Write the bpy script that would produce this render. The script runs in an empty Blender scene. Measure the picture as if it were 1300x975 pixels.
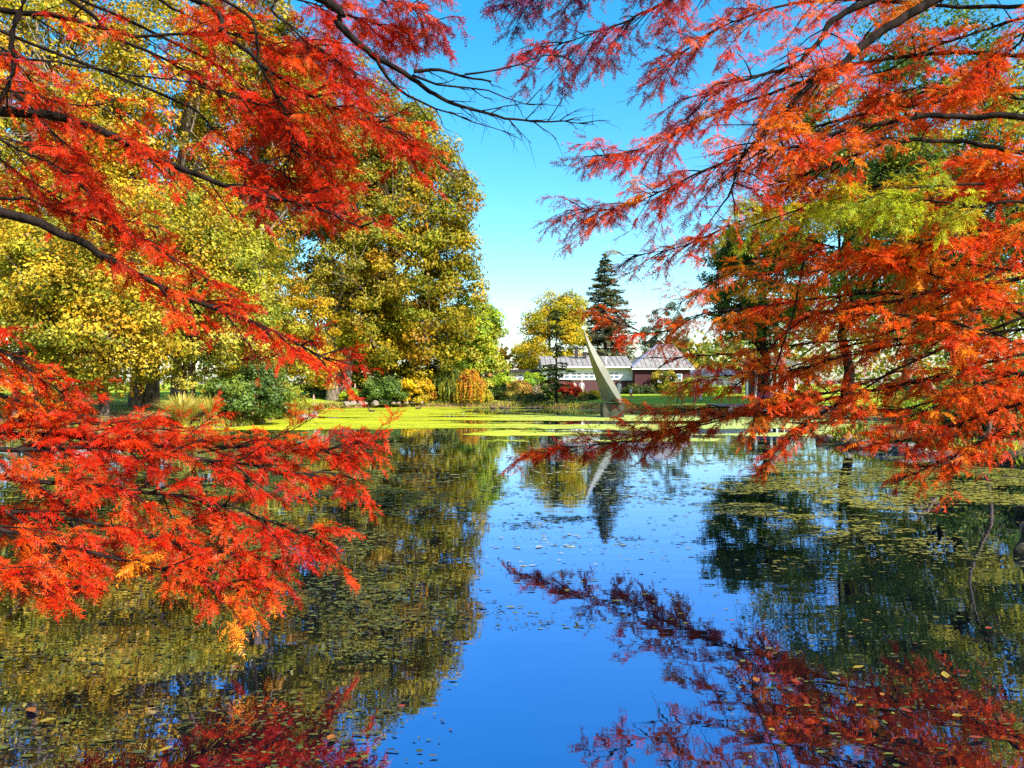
import bpy, bmesh, math, random
import numpy as np
from mathutils import Vector, Matrix

# ------------------------------------------------------------------ camera, sky, sun
SC = bpy.context.scene
C = SC.collection
F = 960.0                    # focal length in photo pixels (1300 wide)
EYE = 2.2                    # metres above the water
cam_d = bpy.data.cameras.new('camera')
cam = bpy.data.objects.new('camera', cam_d)
C.objects.link(cam)
cam.location = (0, 0, EYE)
cam.rotation_euler = (math.radians(90), 0, 0)
cam_d.sensor_width = 36.0
cam_d.lens = F / 1300 * 36
cam_d.clip_start = 0.05
cam_d.clip_end = 4000
SC.camera = cam

SUN_AZ = math.radians(134)   # clockwise from +Y (view direction): to the right and behind
SUN_EL = math.radians(41)
world = bpy.data.worlds.new('World')
SC.world = world
world.use_nodes = True
wn, wl = world.node_tree.nodes, world.node_tree.links
wn.clear()
sky = wn.new('ShaderNodeTexSky')
sky.sky_type = 'NISHITA'
sky.sun_disc = False
sky.sun_elevation = SUN_EL
sky.sun_rotation = SUN_AZ
sky.altitude = 0
sky.air_density = 1.0
sky.dust_density = 1.3
sky.ozone_density = 1.3
hs = wn.new('ShaderNodeHueSaturation')
hs.inputs['Saturation'].default_value = 1.5
hs.inputs['Hue'].default_value = 0.485
hs.inputs['Value'].default_value = 0.93
bg = wn.new('ShaderNodeBackground')
bg.inputs['Strength'].default_value = 0.15
wo = wn.new('ShaderNodeOutputWorld')
wl.new(sky.outputs[0], hs.inputs['Color'])
wl.new(hs.outputs[0], bg.inputs['Color'])
wl.new(bg.outputs[0], wo.inputs['Surface'])

sun_d = bpy.data.lights.new('sun', 'SUN')
sun_d.energy = 5.0
sun_d.angle = math.radians(0.53)
sun_d.color = (1.0, 0.93, 0.80)
sun = bpy.data.objects.new('sun', sun_d)
C.objects.link(sun)
SDIR = Vector((math.sin(SUN_AZ) * math.cos(SUN_EL), math.cos(SUN_AZ) * math.cos(SUN_EL), math.sin(SUN_EL)))
sun.rotation_euler = SDIR.to_track_quat('Z', 'Y').to_euler()
sun.location = (20, -20, 40)

SC.view_settings.view_transform = 'Standard'
SC.view_settings.look = 'None'
SC.view_settings.exposure = 1.25
SC.view_settings.gamma = 1.0
SC.view_settings.use_curve_mapping = False
SC.cycles.max_bounces = 6
SC.cycles.diffuse_bounces = 2
SC.cycles.glossy_bounces = 3
SC.cycles.transmission_bounces = 3
SC.cycles.caustics_reflective = False
SC.cycles.caustics_refractive = False
SC.cycles.use_denoising = False

R = np.random.default_rng(11)
random.seed(5)

# ------------------------------------------------------------------ materials
def nodes(name):
    m = bpy.data.materials.new(name)
    m.use_nodes = True
    n, l = m.node_tree.nodes, m.node_tree.links
    n.clear()
    return m, n, l

def leaf_mat(name, trans=0.4, gloss=0.06):
    m, n, l = nodes(name)
    at = n.new('ShaderNodeAttribute'); at.attribute_name = 'col'
    d = n.new('ShaderNodeBsdfDiffuse')
    t = n.new('ShaderNodeBsdfTranslucent')
    mx = n.new('ShaderNodeMixShader'); mx.inputs[0].default_value = trans
    g = n.new('ShaderNodeBsdfGlossy'); g.inputs['Roughness'].default_value = 0.45
    mg = n.new('ShaderNodeMixShader'); mg.inputs[0].default_value = gloss
    o = n.new('ShaderNodeOutputMaterial')
    l.new(at.outputs['Color'], d.inputs['Color'])
    l.new(at.outputs['Color'], t.inputs['Color'])
    l.new(d.outputs[0], mx.inputs[1]); l.new(t.outputs[0], mx.inputs[2])
    l.new(mx.outputs[0], mg.inputs[1]); l.new(g.outputs[0], mg.inputs[2])
    l.new(mg.outputs[0], o.inputs['Surface'])
    return m

def noise_mat(name, c1, c2, scale=4.0, rough=0.8, bump=0.0, detail=6.0, stretch=(1, 1, 1), spec=0.3, metallic=0.0, c3=None):
    m, n, l = nodes(name)
    tc = n.new('ShaderNodeTexCoord')
    mp = n.new('ShaderNodeMapping'); mp.inputs['Scale'].default_value = stretch
    nz = n.new('ShaderNodeTexNoise'); nz.inputs['Scale'].default_value = scale; nz.inputs['Detail'].default_value = detail
    cr = n.new('ShaderNodeValToRGB')
    cr.color_ramp.elements[0].position = 0.35; cr.color_ramp.elements[0].color = (*c1, 1)
    cr.color_ramp.elements[1].position = 0.65; cr.color_ramp.elements[1].color = (*c2, 1)
    if c3:
        e = cr.color_ramp.elements.new(0.5); e.color = (*c3, 1)
    b = n.new('ShaderNodeBsdfPrincipled')
    b.inputs['Roughness'].default_value = rough
    b.inputs['Specular IOR Level'].default_value = spec
    b.inputs['Metallic'].default_value = metallic
    o = n.new('ShaderNodeOutputMaterial')
    l.new(tc.outputs['Object'], mp.inputs[0]); l.new(mp.outputs[0], nz.inputs['Vector'])
    l.new(nz.outputs['Fac'], cr.inputs[0]); l.new(cr.outputs[0], b.inputs['Base Color'])
    l.new(b.outputs[0], o.inputs['Surface'])
    if bump:
        bp = n.new('ShaderNodeBump'); bp.inputs['Strength'].default_value = bump; bp.inputs['Distance'].default_value = 0.05
        l.new(nz.outputs['Fac'], bp.inputs['Height']); l.new(bp.outputs[0], b.inputs['Normal'])
    return m

M = {}
M['leaf'] = leaf_mat('leaf', 0.30, 0.012)
M['needle'] = leaf_mat('needle', 0.42, 0.012)
M['pad'] = leaf_mat('pad', 0.1, 0.08)
M['bark_dark'] = noise_mat('bark_dark', (0.006, 0.0045, 0.004), (0.024, 0.017, 0.015), 9, 0.95, 0.6, stretch=(1, 1, 0.25), spec=0.04)
M['bark_pale'] = noise_mat('bark_pale', (0.07, 0.05, 0.036), (0.24, 0.19, 0.14), 5, 0.9, 0.5, stretch=(1, 1, 0.4))
M['bark_brown'] = noise_mat('bark_brown', (0.05, 0.035, 0.025), (0.16, 0.11, 0.075), 6, 0.9, 0.6, stretch=(1, 1, 0.3))
M['bark_grey'] = noise_mat('bark_grey', (0.12, 0.11, 0.11), (0.3, 0.28, 0.27), 8, 0.9, 0.5)
M['rock'] = noise_mat('rock', (0.11, 0.09, 0.075), (0.36, 0.30, 0.25), 5, 0.9, 0.7, c3=(0.2, 0.17, 0.14))
M['rock_moss'] = noise_mat('rock_moss', (0.016, 0.019, 0.008), (0.07, 0.06, 0.036), 6, 0.95, 0.8)
M['white'] = noise_mat('white_paint', (0.72, 0.74, 0.78), (0.82, 0.83, 0.85), 3, 0.6)
M['brick'] = noise_mat('brick_purple', (0.055, 0.022, 0.03), (0.10, 0.04, 0.05), 8, 0.85, 0.2)
M['brick_red'] = noise_mat('brick_red', (0.040, 0.013, 0.016), (0.075, 0.022, 0.026), 8, 0.85, 0.2)
M['roof'] = noise_mat('roof_sheet', (0.17, 0.16, 0.155), (0.26, 0.245, 0.24), 1.5, 0.6, 0.1)
M['roof_edge'] = noise_mat('roof_edge', (0.10, 0.11, 0.2), (0.14, 0.16, 0.27), 2, 0.5)
M['dark_paint'] = noise_mat('dark_paint', (0.02, 0.018, 0.025), (0.05, 0.04, 0.05), 6, 0.5)
M['lilac'] = noise_mat('lilac_wall', (0.46, 0.36, 0.42), (0.58, 0.47, 0.52), 2, 0.8)
M['deck'] = noise_mat('deck_timber', (0.10, 0.085, 0.10), (0.24, 0.21, 0.24), 7, 0.7, 0.3, stretch=(0.2, 1, 1))
M['log'] = noise_mat('log_wood', (0.16, 0.07, 0.04), (0.42, 0.24, 0.16), 7, 0.9, 0.6, stretch=(0.2, 1, 1))

def glass_mat():
    m, n, l = nodes('window_glass')
    b = n.new('ShaderNodeBsdfPrincipled')
    b.inputs['Base Color'].default_value = (0.10, 0.16, 0.24, 1)
    b.inputs['Roughness'].default_value = 0.06
    b.inputs['Specular IOR Level'].default_value = 0.9
    o = n.new('ShaderNodeOutputMaterial'); l.new(b.outputs[0], o.inputs[0])
    return m
M['glass'] = glass_mat()

def water_mat():
    m, n, l = nodes('pond_water')
    tc = n.new('ShaderNodeTexCoord')
    mp = n.new('ShaderNodeMapping'); mp.inputs['Scale'].default_value = (0.9, 2.2, 1)
    n1 = n.new('ShaderNodeTexNoise'); n1.inputs['Scale'].default_value = 1.1; n1.inputs['Detail'].default_value = 3
    n2 = n.new('ShaderNodeTexNoise'); n2.inputs['Scale'].default_value = 0.12; n2.inputs['Detail'].default_value = 2
    mul = n.new('ShaderNodeMath'); mul.operation = 'MULTIPLY'
    bp = n.new('ShaderNodeBump'); bp.inputs['Strength'].default_value = 0.016; bp.inputs['Distance'].default_value = 0.25
    fr = n.new('ShaderNodeFresnel'); fr.inputs['IOR'].default_value = 3.2
    g = n.new('ShaderNodeBsdfGlossy'); g.inputs['Roughness'].default_value = 0.012
    g.inputs['Color'].default_value = (0.56, 0.71, 1.0, 1)
    d = n.new('ShaderNodeBsdfDiffuse'); d.inputs['Color'].default_value = (0.002, 0.005, 0.008, 1)
    mx = n.new('ShaderNodeMixShader')
    o = n.new('ShaderNodeOutputMaterial')
    l.new(tc.outputs['Object'], mp.inputs[0]); l.new(mp.outputs[0], n1.inputs['Vector']); l.new(tc.outputs['Object'], n2.inputs['Vector'])
    l.new(n1.outputs['Fac'], mul.inputs[0]); l.new(n2.outputs['Fac'], mul.inputs[1])
    l.new(mul.outputs[0], bp.inputs['Height'])
    for x in (fr, g): l.new(bp.outputs[0], x.inputs['Normal'])
    ma = n.new('ShaderNodeMath'); ma.operation = 'MULTIPLY_ADD'; ma.inputs[1].default_value = 0.44; ma.inputs[2].default_value = 0.56
    l.new(fr.outputs[0], ma.inputs[0])
    mr = n.new('ShaderNodeMapRange'); mr.inputs['From Min'].default_value = 0.36; mr.inputs['From Max'].default_value = 0.80
    tm = n.new('ShaderNodeMix'); tm.data_type = 'RGBA'
    tm.inputs['A'].default_value = (0.60, 0.62, 1.0, 1); tm.inputs['B'].default_value = (0.84, 1.0, 1.0, 1)
    l.new(fr.outputs[0], mr.inputs['Value']); l.new(mr.outputs[0], tm.inputs['Factor']); l.new(tm.outputs['Result'], g.inputs['Color'])
    l.new(ma.outputs[0], mx.inputs[0]); l.new(d.outputs[0], mx.inputs[1]); l.new(g.outputs[0], mx.inputs[2])
    l.new(mx.outputs[0], o.inputs[0])
    return m
M['water'] = water_mat()

def lawn_mat():
    m, n, l = nodes('lawn')
    tc = n.new('ShaderNodeTexCoord')
    at = n.new('ShaderNodeAttribute'); at.attribute_name = 'shore'
    nz = n.new('ShaderNodeTexNoise'); nz.inputs['Scale'].default_value = 0.35; nz.inputs['Detail'].default_value = 8
    nf = n.new('ShaderNodeTexNoise'); nf.inputs['Scale'].default_value = 9; nf.inputs['Detail'].default_value = 6
    cr = n.new('ShaderNodeValToRGB')
    cr.color_ramp.elements[0].position = 0.3; cr.color_ramp.elements[0].color = (0.17, 0.27, 0.015, 1)
    cr.color_ramp.elements[1].position = 0.7; cr.color_ramp.elements[1].color = (0.34, 0.40, 0.02, 1)
    cs = n.new('ShaderNodeValToRGB')
    cs.color_ramp.elements[0].position = 0.35; cs.color_ramp.elements[0].color = (0.09, 0.05, 0.03, 1)
    cs.color_ramp.elements[1].position = 0.7; cs.color_ramp.elements[1].color = (0.34, 0.17, 0.10, 1)
    ad = n.new('ShaderNodeMath'); ad.operation = 'MULTIPLY_ADD'; ad.inputs[1].default_value = 1.2; ad.inputs[2].default_value = -0.6
    sm = n.new('ShaderNodeMath'); sm.operation = 'ADD'; sm.use_clamp = True
    mx = n.new('ShaderNodeMix'); mx.data_type = 'RGBA'
    b = n.new('ShaderNodeBsdfPrincipled'); b.inputs['Roughness'].default_value = 0.95; b.inputs['Specular IOR Level'].default_value = 0.1
    bp = n.new('ShaderNodeBump'); bp.inputs['Strength'].default_value = 0.6; bp.inputs['Distance'].default_value = 0.06
    o = n.new('ShaderNodeOutputMaterial')
    l.new(tc.outputs['Object'], nz.inputs['Vector']); l.new(tc.outputs['Object'], nf.inputs['Vector'])
    l.new(nz.outputs['Fac'], cr.inputs[0]); l.new(nf.outputs['Fac'], cs.inputs[0])
    l.new(nf.outputs['Fac'], ad.inputs[0]); l.new(at.outputs['Fac'], sm.inputs[0]); l.new(ad.outputs[0], sm.inputs[1])
    l.new(sm.outputs[0], mx.inputs['Factor']); l.new(cr.outputs[0], mx.inputs['A']); l.new(cs.outputs[0], mx.inputs['B'])
    l.new(mx.outputs['Result'], b.inputs['Base Color'])
    l.new(nf.outputs['Fac'], bp.inputs['Height']); l.new(bp.outputs[0], b.inputs['Normal'])
    l.new(b.outputs[0], o.inputs[0])
    return m
M['lawn'] = lawn_mat()

# ------------------------------------------------------------------ helpers
def tag(o, label=None, cat=None, group=None, kind=None):
    if label: o['label'] = label
    if cat: o['category'] = cat
    if group: o['group'] = group
    if kind: o['kind'] = kind
    return o

def thing(name, label, cat, loc=(0, 0, 0), rz=0.0, group=None):
    o = bpy.data.objects.new(name, None)
    C.objects.link(o)
    o.empty_display_size = 0.2
    o.location = loc
    o.rotation_euler = (0, 0, rz)
    return tag(o, label, cat, group)

def link(name, me, parent=None, kind=None, world_coords=True):
    """Link a mesh as an object; with world_coords its vertices are world positions."""
    o = bpy.data.objects.new(name, me)
    C.objects.link(o)
    if parent is not None:
        o.parent = parent
        if world_coords:
            root = parent
            mats = Matrix.Identity(4)
            chain = []
            while root is not None:
                chain.append(root); root = root.parent
            for r in reversed(chain):
                mats = mats @ Matrix.LocRotScale(r.location, r.rotation_euler, r.scale)
            inv = mats.inverted()
            o.location = inv.to_translation(); o.rotation_euler = inv.to_euler()
    if kind: o['kind'] = kind
    return o

def np_mesh(name, verts, faces_flat, counts, mat, cols=None, smooth=False):
    me = bpy.data.meshes.new(name)
    nv = len(verts); nf = len(counts); nl = len(faces_flat)
    me.vertices.add(nv); me.vertices.foreach_set('co', np.ascontiguousarray(verts, dtype=np.float32).ravel())
    me.loops.add(nl); me.loops.foreach_set('vertex_index', np.ascontiguousarray(faces_flat, dtype=np.int32))
    me.polygons.add(nf)
    starts = np.concatenate([[0], np.cumsum(counts)[:-1]]).astype(np.int32)
    me.polygons.foreach_set('loop_start', starts)
    if smooth:
        me.polygons.foreach_set('use_smooth', np.ones(nf, dtype=bool))
    me.materials.append(mat)
    if cols is not None:
        a = me.attributes.new('col', 'FLOAT_COLOR', 'FACE')
        c4 = np.ones((nf, 4), dtype=np.float32); c4[:, :3] = cols
        a.data.foreach_set('color', c4.ravel())
    me.update(calc_edges=True)
    return me

def norm(v):
    return v / np.maximum(np.linalg.norm(v, axis=-1, keepdims=True), 1e-9)

def smooth_path(pts, n):
    """Catmull-Rom through pts (k,d) -> (n,d)."""
    p = np.asarray(pts, float)
    if len(p) == 2:
        t = np.linspace(0, 1, n)[:, None]
        return p[0] * (1 - t) + p[1] * t
    q = np.vstack([2 * p[0] - p[1], p, 2 * p[-1] - p[-2]])
    u = np.linspace(0, len(p) - 1 - 1e-6, n)
    i = u.astype(int); t = (u - i)[:, None]
    a, b, c, d = q[i], q[i + 1], q[i + 2], q[i + 3]
    return 0.5 * ((2 * b) + (-a + c) * t + (2 * a - 5 * b + 4 * c - d) * t**2 + (-a + 3 * b - 3 * c + d) * t**3)

class Tubes:
    """Collects tapered tubes into one mesh."""
    def __init__(s): s.v = []; s.f = []; s.n = 0
    def add(s, path, radii, sides=5):
        path = np.asarray(path, float); k = len(path)
        radii = np.broadcast_to(np.asarray(radii, float), (k,))
        t = norm(np.gradient(path, axis=0))
        up = np.where(np.abs(t[:, 2:3]) > 0.9, np.array([[1.0, 0, 0]]), np.array([[0, 0, 1.0]]))
        a = norm(np.cross(t, up)); b = np.cross(t, a)
        ang = np.linspace(0, 2 * np.pi, sides, endpoint=False)
        ring = a[:, None, :] * np.cos(ang)[None, :, None] + b[:, None, :] * np.sin(ang)[None, :, None]
        v = (path[:, None, :] + ring * radii[:, None, None]).reshape(-1, 3)
        i = np.arange(k - 1)[:, None] * sides; j = np.arange(sides)[None, :]; j2 = (j + 1) % sides
        f = np.stack([i + j, i + j2, i + sides + j2, i + sides + j], -1).reshape(-1, 4) + s.n
        s.v.append(v); s.f.append(f); s.n += len(v)
    def mesh(s, name, mat):
        if not s.v: s.add([[0, 0, -1], [0, 0, -1.01]], 0.001, 3)
        v = np.vstack(s.v); f = np.vstack(s.f)
        return np_mesh(name, v, f.ravel(), np.full(len(f), 4), mat, smooth=True)

def leaf_mesh(name, cen, nrm, size, cols, mat, aspect=0.62, axis=None, tri=False):
    """One folded diamond per leaf."""
    n = len(cen)
    if axis is None:
        axis = R.normal(size=(n, 3))
    nrm = norm(nrm)
    d = norm(axis - nrm * (axis * nrm).sum(1, keepdims=True))
    s = np.cross(nrm, d)
    size = np.asarray(size)[:, None]
    w = size * aspect * 0.5
    fold = nrm * size * 0.10
    if tri:
        sk = R.normal(0, 0.18, (n, 1)) * size
        v = np.stack([cen - d * size * 0.45 + s * w, cen - d * size * 0.45 - s * w - fold, cen + d * size * 0.55 + s * sk - fold * 1.5], 1).reshape(-1, 3)
        return np_mesh(name, v, np.arange(n * 3), np.full(n, 3), mat, cols)
    v = np.stack([cen - d * size * 0.5, cen + s * w - fold + d * size * 0.04, cen + d * size * 0.5, cen - s * w - fold + d * size * 0.04], 1).reshape(-1, 3)
    f = np.arange(n * 4)
    return np_mesh(name, v, f, np.full(n, 4), mat, cols)

# deterministic smooth value noise for scattering
_G = np.random.default_rng(3).random((64, 64))
def vnoise(x, y):
    x = np.asarray(x, float); y = np.asarray(y, float)
    xi = np.floor(x).astype(int); yi = np.floor(y).astype(int)
    fx = x - xi; fy = y - yi
    fx = fx * fx * (3 - 2 * fx); fy = fy * fy * (3 - 2 * fy)
    g = lambda a, b: _G[a % 64, b % 64]
    return (g(xi, yi) * (1 - fx) + g(xi + 1, yi) * fx) * (1 - fy) + (g(xi, yi + 1) * (1 - fx) + g(xi + 1, yi + 1) * fx) * fy
def fbm(x, y):
    return 0.5 * vnoise(x, y) + 0.3 * vnoise(x * 2.1 + 7, y * 2.1 + 3) + 0.2 * vnoise(x * 4.3 + 1, y * 4.3 + 9)

def P(px, py, D):
    """Photo pixel at a known distance -> point."""
    return ((px - 650) / F * D, D, EYE - (py - 488) / F * D)

# ------------------------------------------------------------------ terrain, pond
SHORE = smooth_path([(-3, 2.3), (-5.2, 4.2), (-9, 9), (-14, 16), (-20, 24), (-22, 31), (-17, 35.5), (-14, 39), (-14.5, 46),
                     (-16.5, 58), (-16, 67), (-10, 71.5), (-3, 72.5), (3, 70.5), (8, 64.5), (12, 58.5), (17, 56), (23, 54.5),
                     (25, 49), (22, 42), (17, 34), (12.2, 29.5), (12.4, 25), (13.4, 20.5), (12.8, 16.5), (9.6, 13.4), (7.4, 11),
                     (6.9, 8), (5.6, 4.4), (3, 2.3), (-3, 2.3)], 220)[:-1]

def shore_dist(x, y):
    """Signed distance to the shoreline, positive on land."""
    p = np.stack([np.ravel(x), np.ravel(y)], 1)
    a = SHORE; b = np.roll(SHORE, -1, 0)
    out = np.empty(len(p)); ins = np.empty(len(p), bool)
    for s in range(0, len(p), 8000):
        q = p[s:s + 8000, None, :]
        ab = (b - a)[None]
        t = np.clip(((q - a[None]) * ab).sum(-1) / (ab * ab).sum(-1), 0, 1)
        out[s:s + 8000] = np.sqrt((((a[None] + ab * t[..., None]) - q)**2).sum(-1)).min(1)
        c = ((a[None, :, 1] > q[..., 1]) != (b[None, :, 1] > q[..., 1]))
        xi = a[None, :, 0] + (q[..., 1] - a[None, :, 1]) * (b - a)[None, :, 0] / np.where(np.abs((b - a)[None, :, 1]) < 1e-9, 1e-9, (b - a)[None, :, 1])
        ins[s:s + 8000] = (np.logical_and(c, q[..., 0] < xi).sum(1) % 2) == 1
    return np.where(ins, -out, out).reshape(np.shape(x))

def height(x, y):
    sd = shore_dist(x, y)
    land = 0.02 + 0.38 * (1 - np.exp(-np.maximum(sd, 0) / 0.5)) + 0.75 * (1 - np.exp(-np.maximum(sd, 0) / 8)) \
        + (0.18 * fbm(np.asarray(x) * 0.15 + 40, np.asarray(y) * 0.15 + 40) - 0.09) * np.clip(sd / 3, 0, 1)
    return np.where(sd > 0, land, np.maximum(sd * 0.6, -1.2))

def hz(x, y):
    return float(height(np.array([x]), np.array([y]))[0])

def build_terrain():
    xs = np.concatenate([[-2500, -900, -400, -200, -120, -85], np.linspace(-65, 60, 160), [85, 120, 200, 400, 900, 2500]])
    ys = np.concatenate([[-900, -300, -100, -40, -15], np.linspace(-6, 115, 150), [130, 160, 220, 350, 700, 1500, 3500]])
    X, Y = np.meshgrid(xs, ys)
    Z = height(X, Y)
    sd = shore_dist(X, Y)
    nx, ny = len(xs), len(ys)
    v = np.stack([X.ravel(), Y.ravel(), Z.ravel()], 1)
    i = (np.arange(ny - 1)[:, None] * nx + np.arange(nx - 1)[None, :])
    f = np.stack([i, i + 1, i + nx + 1, i + nx], -1).reshape(-1, 4)
    me = np_mesh('terrain', v, f.ravel(), np.full(len(f), 4), M['lawn'], smooth=True)
    a = me.attributes.new('shore', 'FLOAT', 'POINT')
    # bare, leaf-littered soil near the water and under the trees of the banks
    soil = np.clip(1.25 - sd / 2.2, 0, 1)
    right = (X > 6) & (Y < 48) & (Y > 2); left = (X < -4) & (Y < 56)
    soil = np.where(right & (sd > 0), np.clip(1.3 - sd / 12, 0.35, 1), soil)
    soil = np.where(left & (sd > 0), np.clip(1.2 - sd / 9, 0.3, 1), soil)
    a.data.foreach_set('value', soil.ravel().astype(np.float32))
    tag(link('ground', me), kind='structure')
build_terrain()

wv = np.array([(-34, 1.2, 0), (36, 1.2, 0), (36, 82, 0), (-34, 82, 0)], float)
tag(link('pond_water', np_mesh('pond_water', wv, np.arange(4), [4], M['water'])), kind='structure')

# the bare earth path along the right bank
def build_path():
    c = smooth_path([(38, 40), (26, 37), (19.5, 31), (16.2, 26.5), (16.6, 22), (17.6, 18), (16.5, 13), (13, 8)], 60)
    t = norm(np.gradient(c, axis=0)); s = np.stack([-t[:, 1], t[:, 0]], 1)
    v = []
    for k in np.linspace(-1, 1, 7):
        p = c + s * k * (0.9 + 0.15 * np.sin(np.arange(60) * 0.7))[:, None]
        z = height(p[:, 0], p[:, 1]) + 0.03 - 0.035 * abs(k)**3
        v.append(np.column_stack([p, z]))
    v = np.stack(v, 1).reshape(-1, 3)
    i = np.arange(59)[:, None] * 7 + np.arange(6)[None]
    f = np.stack([i, i + 1, i + 8, i + 7], -1).reshape(-1, 4)
    mat = noise_mat('path_earth', (0.32, 0.2, 0.15), (0.55, 0.40, 0.31), 5, 0.95, 0.4)
    tag(link('path', np_mesh('path', v, f.ravel(), np.full(len(f), 4), mat, smooth=True)), kind='structure')
build_path()

# ------------------------------------------------------------------ floating vegetation
def to_px(x, y):
    return 650 + F * x / y, 488 + F * EYE / y

def build_duckweed():
    """Thick mats of duckweed toward the far shore: small ragged cells."""
    dx, dy = 0.16, 0.16
    gx, gy = np.meshgrid(np.arange(-22, 26, dx), np.arange(29, 75, dy))
    gx = gx.ravel(); gy = gy.ravel()
    px, py = to_px(gx, gy)
    nz = fbm(gx * 0.16 + 3, gy * 0.55 + 11)
    fine = fbm(gx * 0.9 + 30, gy * 2.2 + 5)
    def band(a, b, soft): return np.clip((py - a) / soft, 0, 1) * np.clip((b - py) / soft, 0, 1)
    d = np.zeros_like(gx)
    leftw = np.clip((650 - px) / 130, 0, 1)
    d = np.maximum(d, 0.98 * band(511, 549, 5) * leftw)
    d = np.maximum(d, 0.95 * band(512, 518.6, 1.0) * np.clip((760 - px) / 50, 0, 1))
    d = np.maximum(d, 0.84 * band(525.5, 536, 2.2) * np.clip((1080 - px) / 60, 0, 1))
    d = np.maximum(d, 0.60 * band(535, 556, 3) * np.clip((px - 560) / 60, 0, 1))
    d = np.maximum(d, 0.66 * band(520, 556, 6) * np.clip((px - 840) / 60, 0, 1))
    d = np.maximum(d, 0.34 * band(518, 527, 2))
    d = np.maximum(d, 0.42 * band(548, 592, 12) * np.clip((px - 560) / 60, 0, 1) * np.clip((960 - px) / 60, 0, 1))
    gap = np.exp(-((py - 530.2 + (px - 450) * 0.006) / 1.6)**2) * 0.55 * np.clip((px - 320) / 60, 0, 1) * np.clip((640 - px) / 60, 0, 1)  # tree shadow stripe, put in as an opening in the duckweed
    keep = (nz * 0.75 + fine * 0.25) < (0.18 + 0.62 * (d - gap))
    keep &= (d > 0.05) & (shore_dist(gx, gy) < -0.05)
    gx, gy = gx[keep], gy[keep]; n = len(gx)
    w = dx * (0.5 + R.random((n, 4)) * 0.32)
    ang = np.array([0.25, 0.75, 1.25, 1.75]) * np.pi + R.normal(0, 0.2, (n, 4))
    z = 0.008 + R.random(n) * 0.006
    v = np.stack([gx[:, None] + np.cos(ang) * w * 1.4, gy[:, None] + np.sin(ang) * w * 1.4, np.repeat(z[:, None], 4, 1)], -1).reshape(-1, 3)
    c = np.array([[0.38, 0.42, 0.010]]) * (0.35 + 1.15 * fbm(gx * 0.35, gy * 1.3))[:, None] * (0.85 + 0.3 * R.random((n, 1)))
    far = np.clip((gx + 2) / 14, 0, 1)[:, None]
    c = c * (1 - far) + far * np.array([[0.38, 0.46, 0.14]]) * (0.8 + 0.4 * R.random((n, 1)))
    tag(link('duckweed', np_mesh('duckweed', v, np.arange(n * 4), np.full(n, 4), M['pad'], c)),
        'bright yellow green duckweed mat floating toward the far shore', 'duckweed', kind='stuff')
build_duckweed()

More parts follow.
